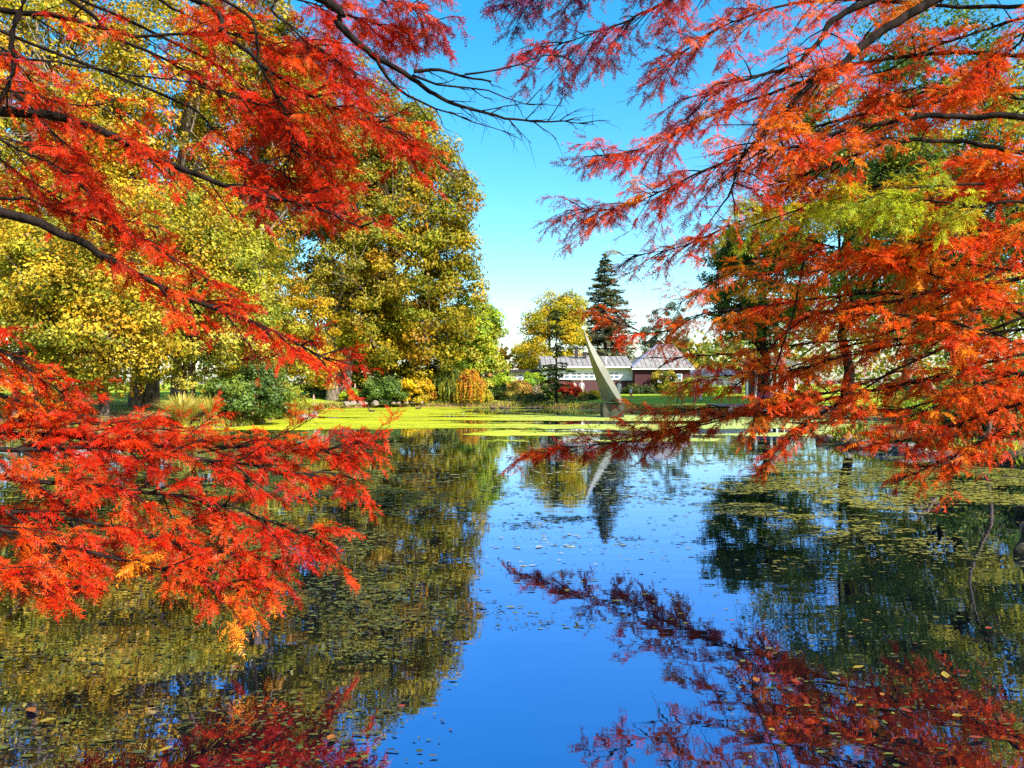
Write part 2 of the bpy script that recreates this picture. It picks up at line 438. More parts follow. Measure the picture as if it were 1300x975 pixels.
def build_pads():
    """Small leaves and weed floating nearer to the camera."""
    N = 420000
    y = 4.0 * (36 / 4.0)**R.random(N)
    px = R.uniform(-60, 1360, N)
    x = (px - 650) / F * y
    _, py = to_px(x, y)
    nz = fbm(x * 0.75 + 20, y * 0.9 + 4)
    big = fbm(x * 0.16 + 5, y * 0.32 + 50)
    drift = fbm(x * 0.55 + 60 + 0.6 * np.sin(y), y * 2.6 + 17)
    d = np.zeros(N)
    left = np.clip((600 - px) / 120, 0, 1)
    d += left * np.where(py < 800, 0.42, 0.28) * (0.0 + 1.55 * big)
    right = np.clip((px - 850) / 130, 0, 1)
    d += right * (0.75 * np.exp(-((py - 650) / 48)**2) + 0.60 * np.exp(-((py - 585) / 26)**2) + 0.10)
    far_strip = np.clip((px - 700) / 60, 0, 1) * np.clip((960 - px) / 60, 0, 1)
    d += 0.20 * far_strip * (py < 660) + (0.12 + 0.22 * big) * np.clip(1 - np.abs(px - 680) / 260, 0, 1) * (py < 800)
    d += 0.30 * left * np.clip((720 - py) / 80, 0, 1)
    for cx, cy, sx, sy, a in ((712, 659, 34, 4, 1.0), (775, 684, 42, 3, 0.9), (690, 690, 40, 5, 0.4), (840, 690, 50, 6, 0.5), (665, 668, 25, 4, 0.5)):
        d += a * np.exp(-((px - cx) / sx)**2 - ((py - cy) / sy)**2)
    acc = np.clip((d - 0.16) * 1.35, 0, 1) * np.clip((0.55 * nz + 0.45 * drift - 0.47) * 13.0, 0, 1) + 0.02 * (d > 0.05)
    # candidates are even in the picture: thin them to a cover that is even on the water
    keep = R.random(N) < acc * 0.62
    keep &= shore_dist(x, y) < -0.06
    x, y, px, py, nz = x[keep], y[keep], px[keep], py[keep], nz[keep]
    n = len(x)
    r = 0.013 * np.minimum(np.exp(R.normal(0, 0.45, n)), 2.1) * np.clip(y / 9, 0.7, 2.6)
    k = 5
    ang = np.linspace(0, 2 * np.pi, k, endpoint=False)[None] + R.random((n, 1)) * 6.28
    rr = r[:, None] * R.uniform(0.65, 1.15, (n, k))
    st = R.uniform(1.0, 2.6, (n, 1))
    z = 0.005 + R.random((n, 1)) * 0.01 + R.normal(0, 0.002, (n, k))
    v = np.stack([x[:, None] + np.cos(ang) * rr * st, y[:, None] + np.sin(ang) * rr, z], -1).reshape(-1, 3)
    pal = np.array([(0.060, 0.075, 0.014), (0.10, 0.11, 0.018), (0.035, 0.050, 0.018), (0.15, 0.14, 0.02), (0.08, 0.04, 0.015), (0.050, 0.070, 0.034)])  # weed olives darkened further to stand in for tree shade on the near water
    c = pal[R.choice(6, n, p=[.3, .22, .2, .1, .04, .14])] * R.uniform(0.5, 1.1, (n, 1))
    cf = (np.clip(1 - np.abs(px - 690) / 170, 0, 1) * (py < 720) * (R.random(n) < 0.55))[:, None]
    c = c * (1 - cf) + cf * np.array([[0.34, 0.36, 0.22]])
    yl = (np.clip((560 - px) / 200, 0, 1) * np.clip((760 - py) / 120, 0, 1) * (R.random(n) < 0.5))[:, None]
    c = c * (1 - yl) + yl * np.array([[0.22, 0.22, 0.02]]) * R.uniform(0.5, 1.2, (n, 1))
    y2 = (np.clip((px - 850) / 150, 0, 1) * np.exp(-((py - 640) / 70)**2))[:, None]
    c = c * (1 - y2 * 0.8) + y2 * 0.8 * np.array([[0.26, 0.23, 0.025]]) * R.uniform(0.5, 1.3, (n, 1))
    print('pads', n)
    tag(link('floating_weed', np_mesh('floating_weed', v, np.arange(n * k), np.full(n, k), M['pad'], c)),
        'small olive weed leaves floating over the near water', 'water weed', kind='stuff')
build_pads()

# ------------------------------------------------------------------ broadleaf trees
def pick(pal, n, jit=0.18):
    pal = np.array(pal)
    w = pal[:, 3] / pal[:, 3].sum()
    c = pal[R.choice(len(pal), n, p=w), :3]
    return c * R.uniform(1 - jit, 1 + jit, (n, 1))

GOLD = [(0.40, 0.27, 0.012, 4), (0.46, 0.34, 0.02, 3), (0.24, 0.20, 0.012, 4), (0.42, 0.17, 0.012, 2), (0.10, 0.13, 0.012, 7), (0.17, 0.10, 0.01, 1), (0.22, 0.25, 0.014, 3)]
OLIVE = [(0.20, 0.19, 0.020, 3), (0.32, 0.26, 0.02, 3), (0.10, 0.13, 0.02, 3), (0.42, 0.30, 0.03, 2), (0.28, 0.13, 0.02, 1)]
YELLOW = [(0.60, 0.37, 0.014, 4), (0.66, 0.45, 0.04, 3), (0.38, 0.27, 0.014, 3), (0.58, 0.25, 0.014, 3), (0.14, 0.17, 0.014, 5), (0.24, 0.14, 0.014, 1), (0.27, 0.29, 0.02, 4)]
YGREEN = [(0.38, 0.34, 0.02, 4), (0.20, 0.24, 0.02, 3), (0.52, 0.44, 0.06, 3), (0.10, 0.16, 0.02, 2)]
GREEN = [(0.07, 0.13, 0.02, 4), (0.12, 0.20, 0.03, 3), (0.05, 0.085, 0.025, 3), (0.20, 0.25, 0.03, 1)]
DARK = [(0.030, 0.055, 0.018, 4), (0.055, 0.085, 0.02, 3), (0.09, 0.11, 0.025, 2), (0.16, 0.13, 0.02, 1)]
BRIGHT = [(0.26, 0.40, 0.02, 4), (0.40, 0.46, 0.02, 3), (0.14, 0.27, 0.03, 3)]
ORANGE = [(0.60, 0.26, 0.02, 4), (0.62, 0.36, 0.03, 3), (0.44, 0.15, 0.02, 2), (0.35, 0.28, 0.03, 1)]
AMBER = [(0.66, 0.42, 0.012, 4), (0.56, 0.42, 0.02, 3), (0.32, 0.27, 0.02, 2), (0.55, 0.28, 0.015, 2)]
REDS = [(0.55, 0.04, 0.015, 4), (0.65, 0.10, 0.02, 3), (0.32, 0.02, 0.015, 2)]

def broadleaf(name, label, x, y, H, Rad, pal, nleaf, leaf=0.24, z0=0.12, trunk=0.3, bark='bark_brown', nclump=None,
              lobes=None, lean=(0, 0), squash=1.0, stems=1, cat='tree', clump=None, shell=0.5, group=None):
    g = hz(x, y)
    root = thing(name, label, cat, (x, y, g - 0.05), 0, group)
    zc0, zc1 = H * z0, H
    if lobes is None:
        lobes = [(0, 0, (zc0 + zc1) / 2, Rad * 0.88, (zc1 - zc0) * 0.5)]
        for _ in range(9):
            a = R.random() * 6.28; t = R.uniform(0.15, 0.85)
            rr = Rad * (0.35 + 0.35 * math.sin(math.pi * min(t * 1.1, 1)))
            lobes.append((math.cos(a) * rr, math.sin(a) * rr, zc0 + (zc1 - zc0) * t, Rad * R.uniform(0.35, 0.55), (zc1 - zc0) * R.uniform(0.14, 0.24)))
    lb = np.array(lobes)
    vol = lb[:, 3]**2 * lb[:, 4]; vol = vol**0.8
    nleaf = int(nleaf * (2.4 if cat == 'tree' else 1.9)); leaf = leaf * (0.66 if cat == 'tree' else 0.78)
    nclump = nclump or max(24, int(nleaf / 150))
    k = R.choice(len(lb), nclump, p=vol / vol.sum())
    dirs = norm(R.normal(size=(nclump, 3)))
    rad = shell + (1 - shell) * R.random(nclump)**0.6
    cc = lb[k, :3] + dirs * rad[:, None] * np.stack([lb[k, 3], lb[k, 3] * squash, lb[k, 4]], 1)
    cc[:, 0] += lean[0] * cc[:, 2] / H; cc[:, 1] += lean[1] * cc[:, 2] / H
    cc = cc[cc[:, 2] > 0.25]; nclump = len(cc)
    base = np.array([x, y, g - 0.05])
    # trunk and limbs
    tb = Tubes()
    tops = []
    for s in range(stems):
        off = np.array([R.normal(0, trunk * 1.6), R.normal(0, trunk * 1.6), 0]) if stems > 1 else np.zeros(3)
        tilt = np.array([R.normal(0, 0.06), R.normal(0, 0.06), 0]) * H * (1.5 if stems > 1 else 0.6)
        hs_ = np.linspace(0, 1, 9)[:, None]
        path = base + off + np.array([lean[0], lean[1], 0]) * hs_ + tilt * hs_**1.5 + np.array([0, 0, H * 0.86]) * hs_
        path += np.where(hs_ > 0, R.normal(0, 0.012 * H, (9, 3)) * np.array([1, 1, 0]), 0)
        rd = trunk * (1 - 0.88 * hs_[:, 0]); rd[0] *= 1.35
        tb.add(path, rd, 8)
        tops.append(path)
    tr = link('trunk', tb.mesh('trunk', M[bark]), root)
    lt = Tubes()
    nodes_ = []
    nl = min(max(6, int(H * 0.9)), nclump)
    far = np.argsort(-np.hypot(cc[:, 0], cc[:, 1]) + R.random(nclump) * Rad * 0.8)[:nl]
    for q in far:
        c = cc[q] + base
        path = tops[R.integers(len(tops))]
        zt = np.clip(base[2] + (cc[q, 2]) * R.uniform(0.45, 0.8), path[1, 2], path[-2, 2])
        i = int(np.argmin(np.abs(path[:, 2] - zt)))
        p0 = path[i]; L = np.linalg.norm(c - p0)
        mid = (p0 + c) / 2 + np.array([R.normal(0, .06) * L, R.normal(0, .06) * L, 0.10 * L])
        pp = smooth_path([p0, mid, c], 7)
        r0 = trunk * (1 - 0.88 * i / 8) * 0.5
        lt.add(pp, np.linspace(r0, 0.015, 7), 5)
        nodes_.append(pp[2:])
    nd = np.vstack(nodes_)
    for q in range(nclump):
        c = cc[q] + base
        j = int(np.argmin(((nd - c)**2).sum(1)))
        p0 = nd[j]
        if np.linalg.norm(c - p0) > 0.2:
            lt.add(smooth_path([p0, (p0 + c) / 2 + R.normal(0, 0.08, 3) * np.linalg.norm(c - p0), c], 4), np.linspace(0.03, 0.008, 4) * (0.5 + H / 30), 3)
    link('limbs', lt.mesh('limbs', M[bark]), tr, 'stuff')
    # foliage
    cl = clump or max(0.32, Rad * 0.125)
    per = np.maximum(4, R.poisson(nleaf / nclump, nclump))
    ids = np.repeat(np.arange(nclump), per); n = len(ids)
    sc = cl * R.uniform(0.65, 1.3, nclump)
    g3 = R.normal(size=(n, 3)); g3 = g3 * np.minimum(1, 1.7 / np.maximum(np.linalg.norm(g3, axis=1, keepdims=True), 1e-6))
    off = g3 * np.array([0.72, 0.72, 0.46]) * sc[ids][:, None]
    off[:, 2] -= 0.15 * (off[:, 0]**2 + off[:, 1]**2) / sc[ids]
    cen = cc[ids] + off
    cen[:, 2] = np.maximum(cen[:, 2], 0.12)
    outward = norm(cen - np.array([0, 0, H * 0.45]))
    nrm = norm(R.normal(size=(n, 3)) * 0.5 + norm(g3) * 0.6 + outward * 0.45 + np.array([0.0, 0, 0.35]))
    ccol = pick(pal, nclump, 0.2); lcol = pick(pal, n, 0.25)
    col = ccol[ids] * 0.6 + lcol * 0.4
    me = leaf_mesh('crown', cen + base, nrm, leaf * np.exp(R.normal(0, 0.28, n)), col, M['leaf'], 0.85, tri=True)
    link('crown', me, root, 'stuff')
    return root

def at_px(px, D): return (px - 650) / F * D

# --- left bank
broadleaf('plane_tree', 'tall golden olive tree beside the open sky, over the weeping shrubs', at_px(503, 75), 75, 31.5, 8.0, GOLD, 50000, 0.36, 0.03, 0.5, 'bark_brown', nclump=800,
          lobes=[(0, 0, 17, 7.2, 14), (4.6, -1, 18.5, 4.3, 4.8), (5.2, 0, 11, 3.4, 4.5), (3.4, -1.5, 7.0, 4.4, 3.2), (-3.5, -2, 12, 4.2, 5), (-3, -2, 21, 4, 5), (1.5, -3, 24, 3.4, 4.5), (-1, -3, 6.5, 4.5, 3.5), (5.2, -1, 14, 2.8, 4), (0, -4, 15, 4, 6), (2.6, 1.5, 4.2, 5.0, 3.0), (-2.5, 1, 4.5, 4.5, 3.0)])
broadleaf('olive_tree', 'tall olive green tree with dark forking limbs behind the grey dressed walker', at_px(428, 72), 72, 35, 7.8, OLIVE, 30000, 0.30, 0.12, 0.5, 'bark_pale', stems=2)
broadleaf('golden_tree', 'golden leaved tree with several stems above the dark rounded shore shrub', at_px(312, 52), 52, 30, 5.6, GOLD, 27000, 0.27, 0.2, 0.38, 'bark_pale', stems=3)
broadleaf('maple_tree', 'tall yellow maple with pale leaning trunk rising behind the arching red boughs', at_px(175, 45), 45, 28.5, 6.2, YELLOW, 27000, 0.23, 0.22, 0.36, 'bark_pale', lean=(1.5, 0), stems=2)
broadleaf('maple_tree', 'tall yellow orange maple behind the red branch tips, next to the pale leaning maple', at_px(55, 41), 41, 27, 6.4, YELLOW, 25000, 0.22, 0.2, 0.36, 'bark_pale')
broadleaf('lime_tree', 'tall yellow green tree at the outer end of the left shore row', at_px(-75, 40), 40, 26, 6.5, YGREEN, 15000, 0.24, 0.15, 0.4)
broadleaf('hazel_tree', 'low spreading bright yellow tree at the water in front of the tall maples', at_px(120, 37), 37.5, 13, 6.4, YELLOW, 27000, 0.20, 0.05, 0.2, 'bark_pale', stems=3)
broadleaf('hazel_tree', 'low yellow green tree at the water above the pale ornamental grass', at_px(240, 41), 41, 11.5, 4.8, YGREEN, 19000, 0.20, 0.05, 0.16, 'bark_brown', stems=3)
broadleaf('hazel_tree', 'low olive yellow tree behind the dark rounded evergreen shrub', at_px(345, 49), 49, 9.5, 4.2, YELLOW, 13000, 0.22, 0.04, 0.16, stems=3)
broadleaf('elder_tree', 'low green yellow tree at the end of the bank behind the low red boughs', at_px(15, 34), 34.5, 9, 4.2, YGREEN, 12000, 0.19, 0.04, 0.16, stems=2)
broadleaf('oak_tree', 'dark green tree standing back behind the golden multi stemmed tree', at_px(345, 82), 82, 27, 8.5, DARK, 12000, 0.38, 0.1, 0.5)
broadleaf('oak_tree', 'dark green tree standing back behind the pale leaning maple', at_px(225, 70), 70, 27, 7.5, GREEN, 11000, 0.36, 0.12, 0.5)
broadleaf('oak_tree', 'olive green tree standing back behind the yellow orange maple', at_px(75, 66), 66, 28, 8, OLIVE, 11000, 0.36, 0.1, 0.5)
broadleaf('lime_tree', 'slim bright green tree at the edge of the sky behind the weeping shrubs', at_px(598, 78), 78, 11.6, 3.3, BRIGHT + YGREEN, 13000, 0.32, 0.03, 0.2, clump=0.75)

# --- beyond the lawn and the building
broadleaf('amber_tree', 'round amber yellow tree rising behind the low building', at_px(700, 104), 104, 14.0, 4.9, [(0.50, 0.38, 0.012, 4), (0.36, 0.34, 0.014, 3), (0.60, 0.38, 0.012, 3), (0.18, 0.21, 0.02, 3)], 17000, 0.30, 0.12, 0.3, clump=0.85)
broadleaf('orange_tree', 'small orange tree between the bright green tree and the low building', at_px(645, 112), 112, 6.6, 3.6, ORANGE, 5000, 0.30, 0.06, 0.2)
broadleaf('orange_tree', 'small pink orange tree at the blunt end of the low building', at_px(626, 98), 98, 4.6, 2.6, [(0.5, 0.26, 0.08, 3), (0.42, 0.30, 0.05, 3), (0.4, 0.16, 0.08, 2)], 3500, 0.27, 0.05, 0.15)

# --- right side, behind the fiery boughs
broadleaf('oak_tree', 'dark green oak behind the people in dark clothes by the water', at_px(968, 64), 64, 15, 5.2, GREEN, 16000, 0.28, 0.28, 0.42, 'bark_dark')
broadleaf('oak_tree', 'tall green and yellow oak beyond the timber deck', at_px(1075, 58), 58, 25, 7.6, GREEN + YGREEN, 21000, 0.28, 0.15, 0.45, 'bark_dark')
broadleaf('oak_tree', 'tall green tree on the bank above the fallen log', at_px(1215, 46), 46, 25, 7.2, GREEN, 20000, 0.25, 0.14, 0.45, 'bark_dark')
broadleaf('lime_tree', 'green yellow tree on the outermost right bank', at_px(1345, 40), 40, 20, 6, YGREEN, 13000, 0.24, 0.12, 0.4)
broadleaf('olive_tree', 'olive brown tree standing back between the two tall oaks', at_px(1150, 78), 78, 24, 8, OLIVE, 11000, 0.36, 0.1, 0.45)
broadleaf('grey_tree', 'pale blue green tree in the distance beside the hipped roof', at_px(845, 118), 118, 14, 4.0, [(0.09, 0.14, 0.10, 3), (0.14, 0.19, 0.12, 2), (0.22, 0.2, 0.1, 1)], 6000, 0.32, 0.1, 0.3)

# --- conifers
def conifer(name, label, x, y, H, Rb, pal, whorls, per, z0=0.06, trunk=0.25, droop=0.25, needle=0.3, dens=9, power=1.0, gap=0.0, prof=None):
    g = hz(x, y)
    root = thing(name, label, 'conifer', (x, y, g - 0.05))
    base = np.array([x, y, g - 0.05])
    tb = Tubes(); hs_ = np.linspace(0, 1, 8)
    path = base + np.stack([R.normal(0, 0.004 * H, 8), R.normal(0, 0.004 * H, 8), hs_ * H], 1)
    tb.add(path, trunk * (1 - 0.93 * hs_), 8)
    tr = link('trunk', tb.mesh('trunk', M['bark_dark']), root)
    lt = Tubes(); cen = []; ax = []
    for w in range(whorls):
        t = z0 + (1 - z0) * (w + R.random() * 0.6) / whorls
        if R.random() < gap: continue
        r = Rb * (prof(t) if prof else (1 - (t - z0) / (1 - z0))**power) + 0.12
        for b in range(per):
            a = R.random() * 6.28; L = r * R.uniform(0.6, 1.12)
            tj = min(0.99, max(z0, t + R.normal(0, 0.45 / whorls)))
            p0 = base + np.array([0, 0, tj * H])
            d = np.array([math.cos(a), math.sin(a), 0])
            u = np.linspace(0, 1, 6)[:, None]
            pp = p0 + d * L * u + np.array([0, 0, 1]) * (L * (0.22 * u - droop * 1.6 * u**2 + 0.12 * u**4))
            lt.add(pp, np.linspace(0.02 + 0.012 * L, 0.006, 6), 3)
            m = max(4, int(L * dens * 3))
            uu = R.random((m, 1))**0.7
            side = np.array([-math.sin(a), math.cos(a), 0])
            s = R.normal(0, 0.17, (m, 1)) * L * (1.1 - uu * 0.8)
            q = p0 + d * L * uu + np.array([0, 0, 1]) * (L * (0.22 * uu - droop * 1.6 * uu**2 + 0.12 * uu**4)) + side * s
            q[:, 2] -= np.abs(R.normal(0, 0.10, m)) * (0.5 + 0.3 * L)
            cen.append(q); ax.append(np.repeat(d[None], m, 0) * 0.7 + side * np.sign(s) * 0.6 + np.array([0, 0, -0.35]))
    link('boughs', lt.mesh('boughs', M['bark_dark']), tr, 'stuff')
    cen = np.vstack(cen); ax = np.vstack(ax); n = len(cen)
    nrm = R.normal(size=(n, 3)) * 0.5 + np.array([0, 0, 1.0])
    col = pick(pal, n, 0.3)
    link('crown', leaf_mesh('crown', cen, nrm, needle * R.uniform(0.6, 1.35, n), col, M['leaf'], 0.32, ax), root, 'stuff')
    return root

SPRUCE = [(0.06, 0.10, 0.06, 4), (0.12, 0.15, 0.08, 3), (0.22, 0.18, 0.06, 3), (0.04, 0.07, 0.045, 2), (0.25, 0.10, 0.03, 1)]
conifer('spruce_tree', 'tall blue green spruce rising behind the low building', at_px(768, 112), 112, 20.6, 6.6, SPRUCE, 36, 9, 0.10, 0.3, 0.18, 0.62, 5, 0.8)
conifer('thin_conifer', 'thin dark conifer with bare stem at the water edge beside the sculpture', at_px(706, 70.5), 70.5, 9.0, 2.5, DARK, 22, 5, 0.2, 0.13, 0.22, 0.34, 11, gap=0.15,
        prof=lambda t: 0.62 if t < 0.42 else (0.22 if t < 0.72 else 0.30 * (1.25 - t) / 0.5))
conifer('spruce_tree', 'tiny distant spruce tip beyond the small orange trees', at_px(637, 190), 190, 11.5, 2.6, SPRUCE, 18, 6, 0.1, 0.2, 0.25, 0.6, 3)

# --- shrubs
def shrub(name, label, px, D, w, h, pal, n=2600, leaf=0.16, dz=0.0, group=None):
    x = at_px(px, D)
    return broadleaf(name, label, x, D, h, w, pal, n, leaf, 0.0, 0.05, 'bark_brown', nclump=max(14, n // 60), stems=3,
                     lobes=[(0, 0, h * 0.42, w, h * 0.5), (w * 0.4, 0, h * 0.5, w * 0.55, h * 0.42), (-w * 0.45, 0.1, h * 0.38, w * 0.55, h * 0.38)],
                     cat='shrub', clump=max(0.22, w * 0.22), shell=0.35, group=group)
shrub('evergreen_shrub', 'dark rounded evergreen shrub leaning over the duckweed on the left shore', 313, 40.5, 2.2, 3.6, GREEN, 6500, 0.17)
shrub('evergreen_shrub', 'small light green shrub beside the dark rounded evergreen on the left shore', 350, 47.5, 1.2, 1.3, YGREEN, 1800, 0.16)
shrub('evergreen_shrub', 'dark green shrub behind the shore rocks and grey dressed walker', 487, 71, 2.2, 3.2, GREEN, 3800, 0.22)
shrub('golden_shrub', 'golden round shrub between the dark green shrub and weeping shrub', 522, 72.6, 2.0, 3.0, AMBER, 3800, 0.21)
shrub('dark_shrub', 'tall dark shrub filling the hollow behind the golden round shrub', 545, 80, 3.4, 5.0, DARK, 4200, 0.26)
shrub('golden_shrub', 'low orange shrub under the hollow left of the green weeping shrub', 545, 73.4, 0.9, 1.3, ORANGE, 1100, 0.17)
shrub('fern_shrub', 'small bright lime shrub near the grey dressed walker', 443, 70.2, 0.9, 1.5, BRIGHT, 1300, 0.17)
shrub('evergreen_shrub', 'long dark hedge shrub on the lawn behind the pink clad child', 425, 78, 3.0, 2.0, DARK, 2600, 0.24)
shrub('bright_shrub', 'bright green spreading shrub behind the walker in the dark top', 628, 79, 2.6, 2.7, BRIGHT, 3400, 0.22)
shrub('dark_shrub', 'dark green shrub in front of the bright spreading shrub at far shore', 634, 75.5, 1.4, 1.7, GREEN, 2200, 0.18)
shrub('russet_shrub', 'russet and straw coloured shrub on the far shore below the flat roofed wing', 655, 76, 1.7, 2.2, [(0.5, 0.28, 0.05, 3), (0.42, 0.36, 0.05, 3), (0.3, 0.1, 0.03, 2)], 2800, 0.18)
shrub('bright_shrub', 'bright lime green shrub in front of the flat roofed wing', 674, 80, 1.7, 3.0, BRIGHT, 2800, 0.2)
shrub('pink_shrub', 'pale pink flecked shrub between the lime shrub and thin conifer', 684, 76.5, 1.3, 1.9, [(0.36, 0.34, 0.1, 3), (0.42, 0.3, 0.2, 2), (0.14, 0.2, 0.03, 2)], 1800, 0.17)
shrub('dark_shrub', 'dark green shrub wrapped around the thin conifer stem', 701, 74, 1.0, 2.0, GREEN, 1800, 0.17)
shrub('red_shrub', 'round red shrub on the lawn beside the person in white', 722, 76, 1.3, 1.75, REDS, 2300, 0.17)
shrub('yellow_shrub', 'low yellow flecked shrub on lawn between red shrub and sculpture', 750, 74, 1.2, 0.9, AMBER, 1300, 0.16)
shrub('dark_shrub', 'low dark edging shrub at the far water line before the red shrub', 735, 71.8, 2.2, 0.42, DARK, 1700, 0.16)
shrub('dark_shrub', 'low dark edging shrub at the far water line below the russet shrub', 672, 73.8, 2.4, 0.5, DARK, 1700, 0.16)
shrub('hedge_shrub', 'clipped dark hedge under the brick wall of the hipped roof wing', 815, 85.5, 2.4, 1.3, DARK, 1900, 0.2)
shrub('olive_shrub', 'tall olive shrub against the dark wall between its two windows', 843, 84.5, 1.5, 3.3, OLIVE, 2600, 0.2)
shrub('olive_shrub', 'broad yellow green shrub on the lawn before the hipped wing corner', 866, 80, 1.8, 2.0, YGREEN, 2400, 0.18)
shrub('hedge_shrub', 'green shrub on the lawn between the hipped wing and the standing people', 905, 74, 2.2, 1.1, BRIGHT, 1600, 0.2)
shrub('laurel_shrub', 'green laurel shrub on right bank behind the grey dead sapling', 1270, 23.5, 1.7, 2.6, GREEN, 5200, 0.13)
shrub('laurel_shrub', 'light green shrub on right bank between the log and grey sapling', 1200, 27, 1.3, 1.6, BRIGHT, 3200, 0.13)
shrub('laurel_shrub', 'yellow green shrub on the right bank above the stone edge', 1180, 33, 1.7, 2.6, YGREEN, 3600, 0.15)
shrub('laurel_shrub', 'dark shrub on the right bank just beyond the timber deck', 1172, 44.5, 2.5, 3.0, DARK, 4000, 0.18)
shrub('laurel_shrub', 'large dark shrub at the end of right bank beyond the laurel', 1330, 29, 2.6, 3.6, GREEN, 4500, 0.16)

# --- weeping shrubs
def weeping(name, label, px, D, w, h, pal, strands=260, leaf=0.16):
    x = at_px(px, D); g = hz(x, D)
    root = thing(name, label, 'weeping tree', (x, D, g - 0.05))
    tb = Tubes()
    tb.add(smooth_path([(x, D, g - 0.05), (x + 0.1, D, g + h * 0.5), (x - 0.05, D, g + h * 0.9)], 6), np.linspace(0.11, 0.05, 6), 7)
    tr = link('trunk', tb.mesh('trunk', M['bark_brown']), root)
    lt = Tubes(); cen = []; cols = []
    for s in range(strands):
        a = R.random() * 6.28; r = w * (0.2 + 1.05 * R.random()**0.75)
        top = h * (1.05 - 0.42 * (r / w)**2) * R.uniform(0.88, 1.05)
        end = min(top * 0.6, h * R.random()**2 * 0.55) + 0.04
        ex, ey = math.cos(a) * r, math.sin(a) * r
        k = 26
        u = np.linspace(0, 1, k)
        out = np.clip(u / 0.3, 0, 1)**0.7
        zz = np.where(u < 0.3, h * 0.9 + (top - h * 0.9) * np.sin(u / 0.3 * math.pi / 2), top - (top - end) * ((u - 0.3) / 0.7)**1.15)
        pp = np.stack([x + ex * out, D + ey * out, g + zz], 1)
        if s % 3 == 0: lt.add(pp[::3], np.linspace(0.02, 0.004, len(pp[::3])), 3)
        m = R.integers(34, 52)
        uu = R.uniform(0.12, 1, m) * (k - 1); i = uu.astype(int).clip(0, k - 2); f = (uu - i)[:, None]
        cen.append(pp[i] * (1 - f) + pp[i + 1] * f + R.normal(0, 0.035, (m, 3)))
        cols.append(np.repeat(pick(pal, 1, 0.3), m, 0) * R.uniform(0.75, 1.25, (m, 1)))
    link('limbs', lt.mesh('limbs', M['bark_brown']), tr, 'stuff')
    cen = np.vstack(cen); cols = np.vstack(cols); n = len(cen)
    nrm = R.normal(size=(n, 3)) * np.array([1, 1, 0.3]) + norm(cen - np.array([x, D, g])) * 0.6
    ax = np.repeat(np.array([[0, 0, -1.0]]), n, 0) + R.normal(0, 0.3, (n, 3))
    link('crown', leaf_mesh('crown', cen, nrm, leaf * R.uniform(0.7, 1.3, n), cols, M['leaf'], 0.4, ax), root, 'stuff')
weeping('weeping_shrub', 'green weeping shrub hanging over the far shore next to orange one', 572, 74.2, 1.75, 3.3, [(0.14, 0.2, 0.02, 3), (0.3, 0.28, 0.02, 3), (0.06, 0.11, 0.02, 3)], 250)
weeping('weeping_shrub', 'orange and gold weeping shrub trailing to the water at far shore', 597, 73.4, 1.45, 3.1, [(0.6, 0.3, 0.02, 3), (0.5, 0.15, 0.02, 2), (0.55, 0.42, 0.02, 2)], 230)
weeping('weeping_shrub', 'small yellow trailing shrub at the foot of the orange weeping shrub', 617, 73.6, 0.55, 1.2, [(0.5, 0.42, 0.03, 3), (0.36, 0.36, 0.02, 2)], 90, 0.13)

# --- ornamental grass clump
def grass_clump(label, px, D, h, n, pal):
    x = at_px(px, D); g = hz(x, D)
    o = np.array([x, D, g])
    a = R.random(n) * 6.28; ln = h * R.uniform(0.7, 1.15, n); sp = R.uniform(0.2, 0.9, n)
    dirs = np.stack([np.cos(a), np.sin(a), np.zeros(n)], 1); side = np.stack([-np.sin(a), np.cos(a), np.zeros(n)], 1)
    root = o + dirs * R.uniform(0, 0.25, (n, 1))
    us = np.linspace(0, 1, 5)
    v = np.zeros((n, 10, 3))
    for i, u in enumerate(us):
        c = root + dirs * (sp * ln * u**1.6)[:, None] + np.array([0, 0, 1]) * (ln * (u - 0.45 * sp * u**2.4))[:, None]
        w = 0.022 * (1 - u) + 0.004
        v[:, 2 * i] = c + side * w; v[:, 2 * i + 1] = c - side * w
    q = np.array([[2 * i, 2 * i + 1, 2 * i + 3, 2 * i + 2] for i in range(4)])
    f = (np.arange(n)[:, None, None] * 10 + q[None]).reshape(-1)
    col = np.repeat(pick(pal, n, 0.25), 4, 0)
    root_o = thing('grass_clump', label, 'grass', tuple(o))
    link('blades', np_mesh('blades', v.reshape(-1, 3), f, np.full(n * 4, 4), M['leaf'], col), root_o, 'stuff')
STRAW = [(0.62, 0.50, 0.08, 3), (0.7, 0.6, 0.2, 2), (0.45, 0.42, 0.05, 2)]
grass_clump('pale yellow ornamental grass arching at the left shore', 232, 36.6, 1.7, 1100, STRAW)
grass_clump('smaller straw coloured grass tuft beside the large ornamental grass', 268, 38.5, 1.3, 500, STRAW)
grass_clump('dark straw grass tuft at the far shore by the russet shrub', 650, 74.2, 1.2, 350, STRAW)

